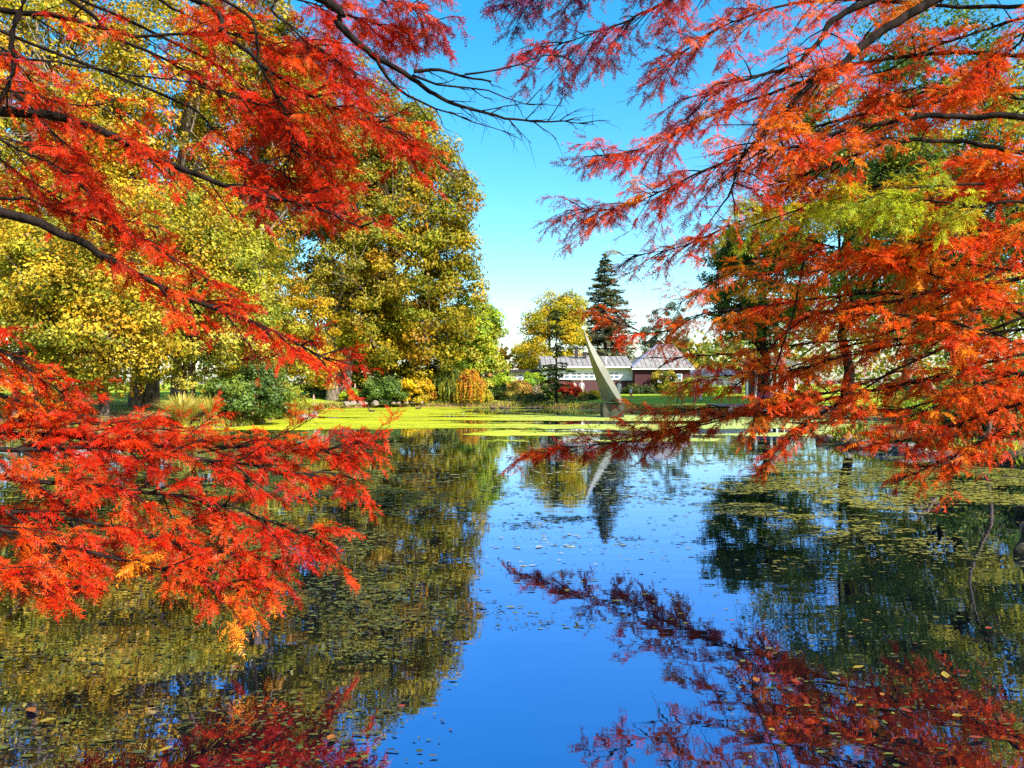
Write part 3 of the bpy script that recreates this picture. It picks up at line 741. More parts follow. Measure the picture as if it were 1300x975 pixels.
# --- grass fringe along the banks
def fringe():
    n = 26000
    i = R.integers(0, len(SHORE), n); j = (i + 1) % len(SHORE); t = R.random((n, 1))
    p = SHORE[i] * (1 - t) + SHORE[j] * t
    p = p + R.normal(0, 0.45, (n, 2))
    sd = shore_dist(p[:, 0], p[:, 1])
    k = (sd > -0.05) & (sd < 1.2) & (p[:, 1] > 15)
    p = p[k]; n = len(p)
    z = height(p[:, 0], p[:, 1])
    cen = np.column_stack([p, z + 0.10])
    nrm = R.normal(size=(n, 3)) * np.array([1, 1, 0.2])
    ax = np.array([[0, 0, 1.0]]) + R.normal(0, 0.35, (n, 3))
    pal = [(0.20, 0.26, 0.02, 3), (0.35, 0.33, 0.03, 3), (0.08, 0.12, 0.02, 3), (0.4, 0.24, 0.05, 1)]
    tag(link('bank_grass', leaf_mesh('bank_grass', cen, nrm, R.uniform(0.14, 0.42, n), pick(pal, n), M['leaf'], 0.22, ax)),
        'rough grass and weeds fringing the pond banks', 'grass', kind='stuff')
fringe()

# --- leaf litter on the near right bank and lawn edge
def litter():
    n = 16000
    x = R.uniform(8, 40, n); y = R.uniform(10, 46, n)
    sd = shore_dist(x, y); k = sd > 0.1
    x, y = x[k], y[k]; n = len(x)
    cen = np.column_stack([x, y, height(x, y) + 0.045])
    nrm = np.array([[0, 0, 1.0]]) + R.normal(0, 0.35, (n, 3))
    tag(link('leaf_litter', leaf_mesh('leaf_litter', cen, nrm, R.uniform(0.06, 0.16, n), pick([(0.5, 0.17, 0.05, 3), (0.36, 0.12, 0.05, 3), (0.5, 0.3, 0.1, 2)], n), M['leaf'])),
        'fallen russet leaves littering the right bank', 'leaf litter', kind='stuff')
litter()

# --- distant wood that closes the view between the near trees
def far_wood():
    n = 30000
    t = R.random(n)
    ang = np.where(t < 0.5, R.uniform(-1.05, -0.16, n), R.uniform(0.22, 1.05, n))
    d = R.uniform(118, 150, n)
    x = np.tan(ang) * d * 0.9; y = d + 0 * x
    top = 6 + 13 * fbm(x * 0.06 + 9, y * 0.03) + np.where(np.abs(ang) > 0.35, 3.5, -2.5)
    z = 0.6 + top * R.random(n)**0.8
    y = y - 6 * np.sin(np.clip(z / top, 0, 1) * 3.14)
    g = vnoise(x * 0.13, z * 0.2 + y * 0.1)[:, None]
    col = pick(GREEN, n) * (1 - g) + pick(GOLD, n) * g
    nrm = R.normal(size=(n, 3)) * 0.8 + np.array([0, -0.5, 0.5])
    tag(link('distant_wood', leaf_mesh('distant_wood', np.stack([x, y, z], 1), nrm, R.uniform(0.5, 1.15, n), col, M['leaf'], 0.8)),
        'distant mixed wood closing the view behind the park', 'wood', kind='stuff')
far_wood()

# ------------------------------------------------------------------ boxes and rocks
def box_bm(bm, x0, x1, y0, y1, z0, z1):
    v = [bm.verts.new(p) for p in ((x0, y0, z0), (x1, y0, z0), (x1, y1, z0), (x0, y1, z0), (x0, y0, z1), (x1, y0, z1), (x1, y1, z1), (x0, y1, z1))]
    for f in ((0, 3, 2, 1), (4, 5, 6, 7), (0, 1, 5, 4), (1, 2, 6, 5), (2, 3, 7, 6), (3, 0, 4, 7)):
        bm.faces.new([v[i] for i in f])

def bm_obj(name, bm, mat, parent=None, bevel=0.0, smooth=False):
    if bevel:
        bmesh.ops.bevel(bm, geom=list(bm.edges), offset=bevel, segments=1, affect='EDGES')
    me = bpy.data.meshes.new(name)
    bmesh.ops.recalc_face_normals(bm, faces=list(bm.faces))
    bm.to_mesh(me); bm.free()
    me.materials.append(mat)
    if smooth:
        for p in me.polygons: p.use_smooth = True
    return link(name, me, parent, world_coords=False)

def box(name, b, mat, parent, bevel=0.0):
    bm = bmesh.new(); box_bm(bm, *b)
    return bm_obj(name, bm, mat, parent, bevel)

def prism(name, poly, axis, a0, a1, mat, parent):
    """Extrude a polygon given in the plane normal to axis ('x': (y,z), 'y': (x,z))."""
    bm = bmesh.new()
    mk = (lambda p, a: (a, p[0], p[1])) if axis == 'x' else (lambda p, a: (p[0], a, p[1]))
    A = [bm.verts.new(mk(p, a0)) for p in poly]; B = [bm.verts.new(mk(p, a1)) for p in poly]
    bm.faces.new(A); bm.faces.new(B[::-1])
    for i in range(len(poly)):
        j = (i + 1) % len(poly)
        bm.faces.new((A[i], A[j], B[j], B[i]))
    return bm_obj(name, bm, mat, parent)

ROCKS = []
for k in range(6):
    bm = bmesh.new()
    bmesh.ops.create_icosphere(bm, subdivisions=3, radius=1)
    ph = R.random(9) * 6
    cuts = norm(R.normal(size=(9, 3)))
    for v in bm.verts:
        c = np.array(v.co)
        s = 1 + 0.12 * math.sin(c[0] * 3 + ph[0]) + 0.1 * math.sin(c[1] * 4 + ph[1]) + 0.08 * math.sin(c[2] * 5 + ph[2]) + 0.04 * math.sin(c[0] * 9 + c[1] * 8 + ph[3])
        c = c * s
        for q in cuts:
            dd = c @ q - 0.74
            if dd > 0: c = c - q * dd * 0.85
        v.co = c * (1, 0.85, 0.62)
    me = bpy.data.meshes.new('rock'); bm.to_mesh(me); bm.free()
    for p in me.polygons: p.use_smooth = True
    me.materials.append(M['rock'])
    ROCKS.append(me)
MOSSY = []
for r_ in ROCKS[:3]:
    q = r_.copy(); q.materials.clear(); q.materials.append(M['rock_moss']); MOSSY.append(q)

def rock(x, y, s, label, group, mossy=False, z=None, sq=1.0):
    o = bpy.data.objects.new('rock', random.choice(MOSSY if mossy else ROCKS))
    C.objects.link(o)
    o.location = (x, y, max(hz(x, y), 0.0) + s * 0.18 * sq if z is None else z)
    o.scale = (s * random.uniform(0.8, 1.3), s * random.uniform(0.8, 1.1), s * sq * random.uniform(0.75, 1.1))
    o.rotation_euler = (random.uniform(-.2, .2), random.uniform(-.2, .2), random.uniform(0, 6.28))
    return tag(o, label, 'rock', group)

# stone edge of the right bank
sel = [p for p in SHORE if 12.0 <= p[1] <= 33 and p[0] > 7]
acc = 0.0; last = None
for p in sel:
    if last is not None: acc += math.dist(p, last)
    last = p
    if acc > 0.62:
        acc = 0
        m = random.random() < 0.45
        s = random.uniform(0.24, 0.46)
        rock(p[0] + random.uniform(-.12, .16), p[1] + random.uniform(-.1, .1), s,
             'dark mossy stone in the edge of the right bank' if m else 'bare brown stone in the edge of the right bank',
             'mossy stones edging the right bank' if m else 'bare stones edging the right bank', m)
for k in range(12):
    px = 440 + k * 8.5 + random.uniform(-3, 3)
    D = 67.5 + k * 0.42
    rock(at_px(px, D), D, random.uniform(0.25, 0.5), 'pale stone on the far left shore below the walker', 'pale stones along the far left shore', z=0.42)
for px, D, s in ((385, 46.5, 0.5), (398, 52, 0.4)):
    rock(at_px(px, D), D, s, 'grey brown stone at the left shore near the pink clad child', 'stones at the left shore')
# the low dark stump standing in the water at the right
def stump(x, y):
    bm = bmesh.new()
    bmesh.ops.create_icosphere(bm, subdivisions=4, radius=1)
    for v in bm.verts:
        c = v.co
        a = math.atan2(c.y, c.x)
        flare = 1 + 0.9 * max(0, -c.z + 0.2)
        rr = flare * (1 + 0.14 * math.sin(3 * a + 1) + 0.09 * math.sin(5 * a + c.z * 3) + 0.04 * math.sin(11 * a + c.z * 7))
        v.co = (c.x * 0.22 * rr, c.y * 0.22 * rr, c.z * 0.42 + 0.05 * math.sin(4 * c.x + 3 * c.y))
    root = thing('cypress_knee', 'dark mossy root knee standing in the water by the right bank', 'root', (x, y, 0.10))
    bm_obj('wood', bm, M['rock_moss'], root, smooth=True)
    bm = bmesh.new(); bmesh.ops.create_icosphere(bm, subdivisions=3, radius=1)
    for v in bm.verts:
        c = v.co; s = 1 + 0.12 * math.sin(c.x * 5) * math.cos(c.y * 4)
        v.co = (c.x * 0.24 * s - 0.25, c.y * 0.17 * s - 0.2, c.z * 0.13 * s - 0.06)
    bm_obj('root_bulge', bm, M['rock_moss'], root, smooth=True)
stump(6.95, 9.9)

# fallen log and dead wood on the right bank
def dead_wood(name, label, pts, r0, r1, mat, cat, twigs=4):
    path = smooth_path(pts, 14)
    root = thing(name, label, cat, tuple(path[0]))
    tb = Tubes(); tb.add(path + R.normal(0, r0 * 0.25, path.shape), np.linspace(r0, r1, 14), 9)
    st = link('stem', tb.mesh('stem', mat), root)
    for k in range(twigs):
        i = R.integers(3, 13); L = R.uniform(0.5, 1.2)
        d = norm(R.normal(size=3) * np.array([1, 0.6, 0.6]) + np.array([0, 0, 0.3]))
        tt = Tubes(); tt.add(smooth_path([path[i], path[i] + d * L * 0.5 + np.array([0, 0, 0.05]), path[i] + d * L], 6), np.linspace(r1 * 0.8, 0.006, 6), 5)
        link('branch', tt.mesh('branch', mat), st)
dead_wood('fallen_log', 'reddish fallen log lying aslant on the right bank', [(at_px(1212, 27), 27, hz(at_px(1212, 27), 27) + 0.05), P(1190, 500, 27.5), P(1168, 483, 28)], 0.13, 0.09, M['log'], 'log', 3)
dead_wood('fallen_branch', 'pale dead branch lying across the bank below the reddish log', [P(1146, 515, 28.5), P(1180, 514, 28.2), P(1215, 512, 27.5), (at_px(1240, 27), 27, hz(at_px(1240, 27), 27) + 0.03)], 0.05, 0.03, M['bark_grey'], 'branch', 5)
xs_ = at_px(1257, 21.6)
dead_wood('dead_sapling', 'thin grey leafless sapling bending up from the right bank edge', [(xs_, 21.8, hz(xs_, 21.8) - 0.05), P(1258, 512, 21.7), P(1248, 485, 21.6), P(1234, 452, 21.6), P(1232, 425, 21.6), P(1245, 380, 21.6)], 0.07, 0.02, M['bark_brown'], 'sapling', 7)

# ------------------------------------------------------------------ timber deck
def deck():
    D0 = 50.0; x0, x1 = at_px(925, D0), at_px(1062, D0)
    root = thing('timber_deck', 'low dark timber deck standing over the duckweed by the right bank', 'deck', (x0, D0, 0))
    W = x1 - x0; n = 24
    for k in range(n):
        dw = 6.0 / n
        box('board', (0, W, k * dw, k * dw + dw - 0.02, 0.66 + 0.004 * (k % 2), 0.72 + 0.004 * (k % 2)), M['deck'], root)
    box('fascia', (-0.02, W + 0.02, -0.08, -0.02, 0.36, 0.70), M['deck'], root)
    for k in range(6):
        xx = 0.2 + (W - 0.4) * k / 5
        for yy in (0.1, 3.0, 5.7):
            box('post', (xx - 0.08, xx + 0.08, yy - 0.08, yy + 0.08, -1.2, 0.655), M['dark_paint'], root)
    box('beam', (0.05, W - 0.05, 0.3, 0.42, 0.44, 0.655), M['dark_paint'], root)
    # added bench: its blue stands in for sky reflected on the deck
    b = thing('added_bench', 'added blue bench standing in for the sky reflection on the timber deck', 'bench', (x0 + W * 0.52, D0 + 1.9, 0.725))
    blue = noise_mat('reflection_blue', (0.03, 0.03, 0.16), (0.06, 0.06, 0.26), 6, 0.5)
    for k in range(3): box('seat_slat', (-1.1, 1.1, k * 0.15, k * 0.15 + 0.13, 0.42, 0.46), blue, b)
    for k in range(2): box('back_slat', (-1.1, 1.1, 0.47, 0.50, 0.56 + k * 0.17, 0.70 + k * 0.17), blue, b)
    for sx in (-0.95, 0.95):
        box('leg', (sx - 0.04, sx + 0.04, 0.02, 0.10, 0, 0.415), blue, b)
        box('leg', (sx - 0.04, sx + 0.04, 0.505, 0.56, 0, 0.88), blue, b)
deck()

# ------------------------------------------------------------------ sculpture
def sculpture():
    D = 50.0
    bx = at_px(777, D)
    root = thing('sail_sculpture', 'tall curved blade sculpture on a block standing in the pond', 'sculpture', (bx, D, 0))
    mat = noise_mat('sculpture_paint', (0.12, 0.125, 0.095), (0.19, 0.19, 0.155), 0.9, 0.3, 0.05, spec=0.5)
    plinth = noise_mat('plinth_stone', (0.022, 0.026, 0.016), (0.055, 0.055, 0.036), 3, 0.8, 0.3)
    box('plinth', (-0.70, 0.72, -0.6, 0.7, -0.9, 0.93), plinth, root, 0.04)
    # rows: height, left edge, ridge, right edge (photo px)
    rows = [(420, 740.5, 741.0, 741.8), (432, 743.2, 744.9, 747.5), (445, 746.2, 749.6, 755.5), (458, 749.5, 755.2, 763.5), (470, 752.8, 761.2, 770.8),
            (482, 756.2, 768.0, 777.2), (494, 759.8, 775.4, 783.4), (504, 762.6, 782.0, 788.2), (511, 764.6, 786.6, 790.4)]
    rows = smooth_path(rows, 28)
    bm = bmesh.new(); rings = []
    for y, l, m, r in rows:
        z = EYE - (y - 488) / F * D
        k = lambda p, dy=0.0: (p - 650) / F * (D + dy) - bx
        w = k(r) - k(l)
        # left edge set back, ridge toward the camera, right edge set back, closing back edge
        rings.append([bm.verts.new(p) for p in ((k(l, 1.35 * w), 1.35 * w, z), (k(m, -0.85 * w), -0.85 * w, z), (k(r, -0.5 * w), -0.5 * w, z), (k(l, 1.5 * w) + w * 0.6, 1.5 * w, z))])
    for a, b in zip(rings, rings[1:]):
        for i in range(4):
            j = (i + 1) % 4
            bm.faces.new((a[i], a[j], b[j], b[i]))
    bm.faces.new(rings[0]); bm.faces.new(rings[-1][::-1])
    bm_obj('blade', bm, mat, root)
sculpture()

# ------------------------------------------------------------------ building
def building():
    D = 88.0
    X = lambda px: at_px(px, D)
    Z = lambda py: EYE - (py - 488) / F * D
    g = 0.9
    root = thing('low_building', 'long low brick building with grey roofs, white windows and dark chimneys', 'building', (0, D, 0))
    def window(x0, x1, z0, z1, y, bars=1):
        w = box('window', (x0, x1, y - 0.03, y + 0.06, z0, z1), M['white'], root)
        n = bars
        fw = 0.09
        for k in range(n):
            a = x0 + fw + (x1 - x0 - fw) * k / n; b = x0 + (x1 - x0 - fw) * (k + 1) / n
            box('pane', (a, b, y - 0.036, y - 0.030, z0 + fw, z1 - fw), M['glass'], w)
            box('glazing_bar', (a, b, y - 0.05, y - 0.037, (z0 + z1) / 2 - 0.03, (z0 + z1) / 2 + 0.03), M['white'], w)
        box('sill', (x0 - 0.05, x1 + 0.05, y - 0.12, y - 0.031, z0 - 0.08, z0), M['white'], w)
    # flat roofed wing
    xa, xb = X(645), X(690)
    box('wall', (xa, xb, 5.0, 11.0, g - 0.5, Z(472)), M['lilac'], root)
    box('roof', (xa - 0.4, xb - 0.002, 4.5, 11.3, Z(472), Z(469.0)), M['dark_paint'], root)
    for k in range(5):
        a = xa + 0.35 + k * 0.78
        window(a, a + 0.68, Z(483), Z(474), 5.0, 1)
    # middle wing: brick base, white window band, pitched sheet roof
    xc = X(803)
    box('brick_base', (xb, xc, 0.0, 9.0, g - 0.5, Z(483.5)), M['brick'], root)
    box('wall', (xb, xc, 0.02, 9.0, Z(483.5), Z(467)), M['white'], root)
    k = 0
    a = xb + 0.3
    while a + 1.3 < xc - 0.3:
        window(a, a + 1.3, Z(481.5), Z(472.5), 0.0, 2); a += 1.45
    rf = prism('roof', [(-0.5, Z(466.6)), (-0.5, Z(465)), (4.6, Z(451)), (9.6, Z(465)), (9.6, Z(466.6))], 'x', xb - 0.25, xc + 0.002, M['roof'], root)
    box('gutter', (xb - 0.25, xc, -0.62, -0.505, Z(467.6), Z(466.0)), M['white'], root)
    def seam(x):
        prism('roof_seam', [(-0.48, Z(465) + 0.02), (-0.48, Z(465) + 0.07), (4.55, Z(451) + 0.06), (4.55, Z(451) + 0.0)], 'x', x, x + 0.05, M['roof'], rf)
    for s in np.arange(xb + 0.3, xc - 0.2, 0.62): seam(float(s))
    for px, w, top in ((735.0, 0.34, 440), (746.0, 0.36, 447)):
        c = box('chimney', (X(px) - w / 2 - 0.0, X(px) + w / 2, 3.2, 3.8, Z(462), Z(top)), M['dark_paint'], root)
        box('chimney_cap', (X(px) - w / 2 - 0.06, X(px) + w / 2 + 0.06, 3.14, 3.86, Z(top), Z(top) + 0.1), M['dark_paint'], c)
    box('vent_pipe', (X(771) - 0.07, X(771) + 0.07, 0.9, 1.05, Z(465), Z(452.5)), M['white'], root)
    box('vent_pipe', (X(778) - 0.05, X(778) + 0.05, 0.6, 0.7, Z(466), Z(461.5)), M['white'], root)
    # hipped wing with brick wall
    xd = X(872)
    box('brick_wall', (xc, xd, -1.6, 9.0, g - 0.5, Z(469.0)), M['brick_red'], root)
    box('fascia', (xc - 0.4, xd + 0.4, -2.05, -1.95, Z(470), Z(467.6)), M['white'], root)
    bm = bmesh.new()
    e = [bm.verts.new(p) for p in ((xc - 0.45, -2.1, Z(467.6)), (xd + 0.45, -2.1, Z(467.6)), (xd + 0.45, 9.5, Z(467.6)), (xc - 0.45, 9.5, Z(467.6)))]
    rL = bm.verts.new((X(842), 3.7, Z(437))); rR = bm.verts.new((X(864), 3.7, Z(437)))
    for f in ((e[0], e[1], rR, rL), (e[1], e[2], rR), (e[2], e[3], rL, rR), (e[3], e[0], rL), (e[3], e[2], e[1], e[0])): bm.faces.new(f)
    hip = bm_obj('hipped_roof', bm, M['roof'], root)
    tb = Tubes(); tb.add([(xc - 0.45, -2.1, Z(467.6) + 0.05), (X(842), 3.7, Z(437) + 0.05)], 0.13, 6); tb.add([(X(842), 3.7, Z(437) + 0.05), (X(864), 3.7, Z(437) + 0.05)], 0.12, 6)
    h2 = link('ridge_cap', tb.mesh('ridge_cap', M['roof_edge']), hip, world_coords=False)
    for s in range(12):
        x = X(806) + s * (X(870) - X(806)) / 11
        lim = min(1.0, (x - (xc - 0.45)) / (X(842) - xc + 0.45), ((xd + 0.45) - x) / (xd + 0.45 - X(864)))
        if lim < 0.12: continue
        y1 = -2.1 + 5.8 * lim; z1 = Z(467.6) + (Z(437) - Z(467.6)) * lim
        tt = Tubes(); tt.add([(x, -2.1, Z(467.6) + 0.02), (x, y1, z1 + 0.02)], 0.035, 4)
        link('roof_seam', tt.mesh('roof_seam', M['roof']), hip, world_coords=False)
    window(X(826), X(838), Z(486), Z(475), -1.6, 2)
    window(X(848), X(862), Z(486), Z(475), -1.6, 2)
    # white glazed wing at the far right
    xe = X(945)
    box('brick_base', (xd, xe, 1.0, 8.0, g - 0.5, Z(490.5)), M['brick'], root)
    box('wall', (xd, xe, 1.02, 8.0, Z(490.5), Z(478)), M['white'], root)
    a = xd + 0.2
    while a + 1.05 < xe:
        window(a, a + 1.0, Z(490), Z(480), 1.0, 1); a += 1.12
    prism('lean_to_roof', [(0.5, Z(478)), (0.5, Z(476.6)), (5, Z(468)), (8.4, Z(476.6)), (8.4, Z(478))], 'x', xd + 0.003, xe + 0.3, M['roof'], root)
building()

# open pavilion with white posts behind the deck
def pavilion():
    D = 66.0; X = lambda px: at_px(px, D); Z = lambda py: EYE - (py - 488) / F * D
    root = thing('garden_pavilion', 'small open pavilion with white posts and shallow grey roof behind the deck', 'pavilion', (X(985), D, 0))
    w = X(1012) - X(958); g = hz(X(985), D)
    for sx in (-0.46, -0.1, 0.27, 0.46):
        for yy in (0.1, 2.6):
            box('post', (sx * w - 0.09, sx * w + 0.09, yy - 0.09, yy + 0.09, g - 0.3, Z(464)), M['white'], root)
    prism('roof', [(-w * 0.56, Z(464)), (-w * 0.56, Z(462)), (0, Z(453)), (w * 0.56, Z(462)), (w * 0.56, Z(464))], 'y', -0.4, 3.1, M['roof'], root)
    box('back_wall', (-w * 0.48, w * 0.48, 2.75, 2.9, g - 0.3, Z(464.2)), M['dark_paint'], root)
pavilion()

# ------------------------------------------------------------------ people and ducks
def flat_mat(name, c, rough=0.8):
    return noise_mat(name, tuple(v * 0.85 for v in c), tuple(min(1, v * 1.1) for v in c), 14, rough, 0.1)
SKIN = flat_mat('skin', (0.55, 0.30, 0.20), 0.6)
_cloth = {}
def cloth(c):
    if c not in _cloth: _cloth[c] = flat_mat('cloth', c, 0.9)
    return _cloth[c]

def skin_mesh(name, verts, edges, radii, root, subs=1):
    me = bpy.data.meshes.new(name)
    me.from_pydata(verts, edges, [])
    o = bpy.data.objects.new('tmp', me); C.objects.link(o)
    sk = o.modifiers.new('s', 'SKIN'); sk.use_smooth_shade = True
    sv = me.skin_vertices[0].data
    for i, r in enumerate(radii):
        sv[i].radius = r if isinstance(r, tuple) else (r, r)
        sv[i].use_root = (i == root)
    o.modifiers.new('u', 'SUBSURF').levels = subs
    dg = bpy.context.evaluated_depsgraph_get(); dg.update()
    out = bpy.data.meshes.new_from_object(o.evaluated_get(dg))
    bpy.data.objects.remove(o); bpy.data.meshes.remove(me)
    for p in out.polygons: p.use_smooth = True
    out.name = name
    return out

def person(label, x, y, h, facing, top, bottom, hair, stride=0.16, shorts=False, long_hair=False, arm=0.1, group=None, hat=None):
    """One continuous body; facing = heading in radians (0 looks along +Y)."""
    s = h / 1.75
    V = []; E = []; Rr = []
    def v(p, r, parent=None):
        V.append(tuple(c * s for c in p)); Rr.append(tuple(c * s for c in r) if isinstance(r, tuple) else r * s)
        if parent is not None: E.append((parent, len(V) - 1))
        return len(V) - 1
    pel = v((0, 0, 0.95), (0.155, 0.105))
    wai = v((0, 0, 1.10), (0.135, 0.095), pel)
    che = v((0, 0.01, 1.30), (0.165, 0.11), wai)
    sho = v((0, 0, 1.43), (0.12, 0.08), che)
    nec = v((0, 0.01, 1.51), 0.052, sho)
    hd0 = v((0, 0.02, 1.60), (0.072, 0.085), nec)
    hd1 = v((0, 0.02, 1.69), (0.078, 0.095), hd0)
    v((0, 0.005, 1.745), 0.05, hd1)
    v((0, 0.118, 1.625), 0.014, hd0)                      # nose
    for sd in (-1, 1):
        f = stride * sd
        hip = v((sd * 0.09, 0, 0.90), (0.088, 0.088), pel)
        kne = v((sd * 0.10, f * 0.75 + 0.03, 0.49), 0.058, hip)
        cal = v((sd * 0.10, f * 0.9 - 0.015, 0.34), 0.056, kne)
        ank = v((sd * 0.10, f - 0.02, 0.09), 0.038, cal)
        v((sd * 0.105, f + 0.13, 0.035), (0.036, 0.03), v((sd * 0.10, f + 0.02, 0.045), 0.04, ank))
        sh = v((sd * 0.19, 0, 1.41), 0.058, sho)
        el = v((sd * 0.24, -f * 0.35 - 0.02, 1.13), 0.042, sh)
        wr = v((sd * 0.24, -f * 0.8 + arm, 0.90), 0.028, el)
        pm = v((sd * 0.24, -f * 0.85 + arm + 0.015, 0.83), (0.022, 0.036), wr)
        for k, (dy, ln) in enumerate(((0.030, 0.075), (0.011, 0.088), (-0.009, 0.082), (-0.028, 0.062))):
            a = v((sd * 0.237, -f * 0.85 + arm + 0.015 + dy, 0.785), 0.0095, pm)
            v((sd * 0.222, -f * 0.85 + arm + 0.02 + dy, 0.785 - ln), 0.008, a)
        v((sd * 0.215, -f * 0.85 + arm + 0.085, 0.79), 0.009, v((sd * 0.225, -f * 0.85 + arm + 0.06, 0.835), 0.011, wr))
    me = skin_mesh('body', V, E, Rr, pel)
    me.materials.clear()
    for m in (SKIN, cloth(top), cloth(bottom), cloth((0.03, 0.025, 0.02))): me.materials.append(m)
    for p in me.polygons:
        c = p.center / s
        if c.z > 1.475: i = 0
        elif abs(c.x) > 0.175 and c.z < 1.34: i = 1 if c.z > (1.2 if shorts else 0.93) else 0
        elif c.z > 0.97: i = 1
        elif c.z > (0.52 if shorts else 0.10): i = 2
        elif c.z > 0.085: i = 0
        else: i = 3
        p.material_index = i
    g = hz(x, y)
    root = thing('person', label, 'person', (x, y, g - 0.01), -facing, group)
    o = link('body', me, root, world_coords=False)
    bm = bmesh.new(); bmesh.ops.create_icosphere(bm, subdivisions=3, radius=1)
    for q in bm.verts:
        c = q.co.copy()
        zz = c.z * 0.10
        drop = 0.16 if (long_hair and c.y < 0.1) else 0.0
        if c.z < 0: zz = c.z * (0.07 + drop) if c.y < 0.15 else c.z * 0.0
        q.co = (c.x * 0.089 * s, (c.y * 0.106 + 0.012 if c.y < 0.3 else c.y * 0.098 + 0.012) * s, (1.685 + zz) * s)
    bm_obj('hair' if not hat else 'hat', bm, cloth(hat or hair), root, smooth=True)

def W(px, D): return at_px(px, D), D
person('person in white top and pale trousers walking on the lawn before the brick base', *W(738.5, 79), 1.72, 0.2, (0.75, 0.7, 0.7), (0.62, 0.58, 0.5), (0.5, 0.4, 0.3), 0.1)
person('person in pale pink top beside the one in white', *W(729, 80), 1.6, 0.4, (0.7, 0.4, 0.36), (0.5, 0.35, 0.3), (0.12, 0.07, 0.04))
person('person in cream coat standing just behind the sculpture', *W(786, 72.5), 1.75, 2.6, (0.72, 0.66, 0.58), (0.66, 0.6, 0.55), (0.4, 0.3, 0.2), 0.05)
person('child in white shirt and red shorts near the sculpture', *W(801, 68.5), 1.25, 1.2, (0.8, 0.8, 0.85), (0.55, 0.08, 0.06), (0.3, 0.2, 0.1), 0.14, True)
person('person in tan top and dark trousers on the lawn by the oak', *W(863, 60.5), 1.76, -1.3, (0.42, 0.24, 0.17), (0.035, 0.04, 0.06), (0.25, 0.14, 0.07), 0.2)
person('person in black jacket with dark red shirt standing by the oak', *W(882, 59.5), 1.80, 2.9, (0.06, 0.02, 0.025), (0.12, 0.03, 0.03), (0.02, 0.015, 0.012), 0.08)
person('person in lavender clothes standing beside the one in black', *W(889.5, 63), 1.62, 2.5, (0.45, 0.42, 0.62), (0.5, 0.48, 0.62), (0.05, 0.035, 0.03), 0.05, long_hair=True)
person('person in dark top standing among shrubs on the far shore', *W(622.5, 76.2), 1.72, 2.4, (0.02, 0.02, 0.03), (0.36, 0.33, 0.36), (0.14, 0.08, 0.05), 0.08)
person('person in grey top and dark trousers walking along the left shore', *W(450.5, 70.5), 1.74, 1.4, (0.30, 0.29, 0.34), (0.05, 0.05, 0.06), (0.25, 0.15, 0.08), 0.2, long_hair=True)
person('child in pink jacket on the left bank', *W(398, 64.8), 1.05, 1.0, (0.82, 0.42, 0.50), (0.5, 0.28, 0.32), (0.3, 0.18, 0.1), 0.1)

duck_me = skin_mesh('body', [(0, 0, 0.05), (0, 0.12, 0.06), (0, -0.14, 0.06), (0, -0.24, 0.11), (0, 0.18, 0.12), (0, 0.20, 0.21), (0, 0.235, 0.245), (0, 0.31, 0.235)],
                    [(0, 1), (0, 2), (2, 3), (1, 4), (4, 5), (5, 6), (6, 7)], [(0.11, 0.09), (0.095, 0.08), (0.08, 0.06), (0.035, 0.015), 0.05, 0.036, 0.045, (0.022, 0.008)], 0)
duck_me.materials.clear()
for m in (flat_mat('duck_brown', (0.06, 0.04, 0.03)), flat_mat('duck_head', (0.012, 0.035, 0.025)), flat_mat('duck_bill', (0.4, 0.26, 0.04))): duck_me.materials.append(m)
for p in duck_me.polygons:
    p.material_index = 2 if p.center.y > 0.275 else (1 if p.center.z > 0.17 and p.center.y > 0.1 else 0)
for px, py, a in ((626, 519.4, 1.5), (637, 519.0, -1.6), (644, 519.8, -1.4), (670, 519.2, 1.5), (678, 519.0, 1.6), (684.5, 518.8, 1.4), (472, 523.5, 1.5), (531, 520.0, -1.5)):
    D = EYE * F / (py - 488)
    left = px < 600
    d = thing('duck', 'dark duck swimming on the duckweed off the left shore' if left else 'dark duck swimming near the far shore before the shrubs', 'duck', (at_px(px, D), D, 0.0), a,
              'ducks on the duckweed' if left else 'ducks by the far shore')
    d.scale = (1.25, 1.25, 1.25)
    b = bpy.data.objects.new('body', duck_me); C.objects.link(b); b.parent = d

# ------------------------------------------------------------------ foreground swamp cypresses
RED = [(0.56, 0.017, 0.003, 4), (0.66, 0.040, 0.004, 3), (0.34, 0.008, 0.003, 3), (0.70, 0.09, 0.006, 1)]
FIRE = [(0.76, 0.080, 0.004, 4), (0.82, 0.15, 0.006, 3), (0.62, 0.026, 0.004, 4), (0.82, 0.30, 0.015, 1)]
FLAME = [(0.80, 0.10, 0.005, 4), (0.84, 0.29, 0.014, 2), (0.74, 0.05, 0.005, 4), (0.52, 0.44, 0.02, 0.7)]
LIME = [(0.44, 0.52, 0.015, 4), (0.60, 0.58, 0.02, 3), (0.20, 0.30, 0.02, 3), (0.75, 0.3, 0.02, 1)]
MIXED = [(0.74, 0.16, 0.012, 4), (0.42, 0.40, 0.02, 2), (0.70, 0.06, 0.01, 3), (0.18, 0.22, 0.02, 1)]
PLUM_FRINGE = [(0.09, 0.012, 0.075, 3), (0.20, 0.014, 0.06, 2), (0.46, 0.03, 0.015, 3), (0.06, 0.012, 0.09, 2)]  # purple fringing against the bright sky, put into the needle colour
WINE = [(0.54, 0.025, 0.014, 3), (0.30, 0.014, 0.05, 1.5), (0.70, 0.08, 0.008, 3), (0.14, 0.014, 0.08, 1)]  # reds, with some of the purple sky fringing put into the colour

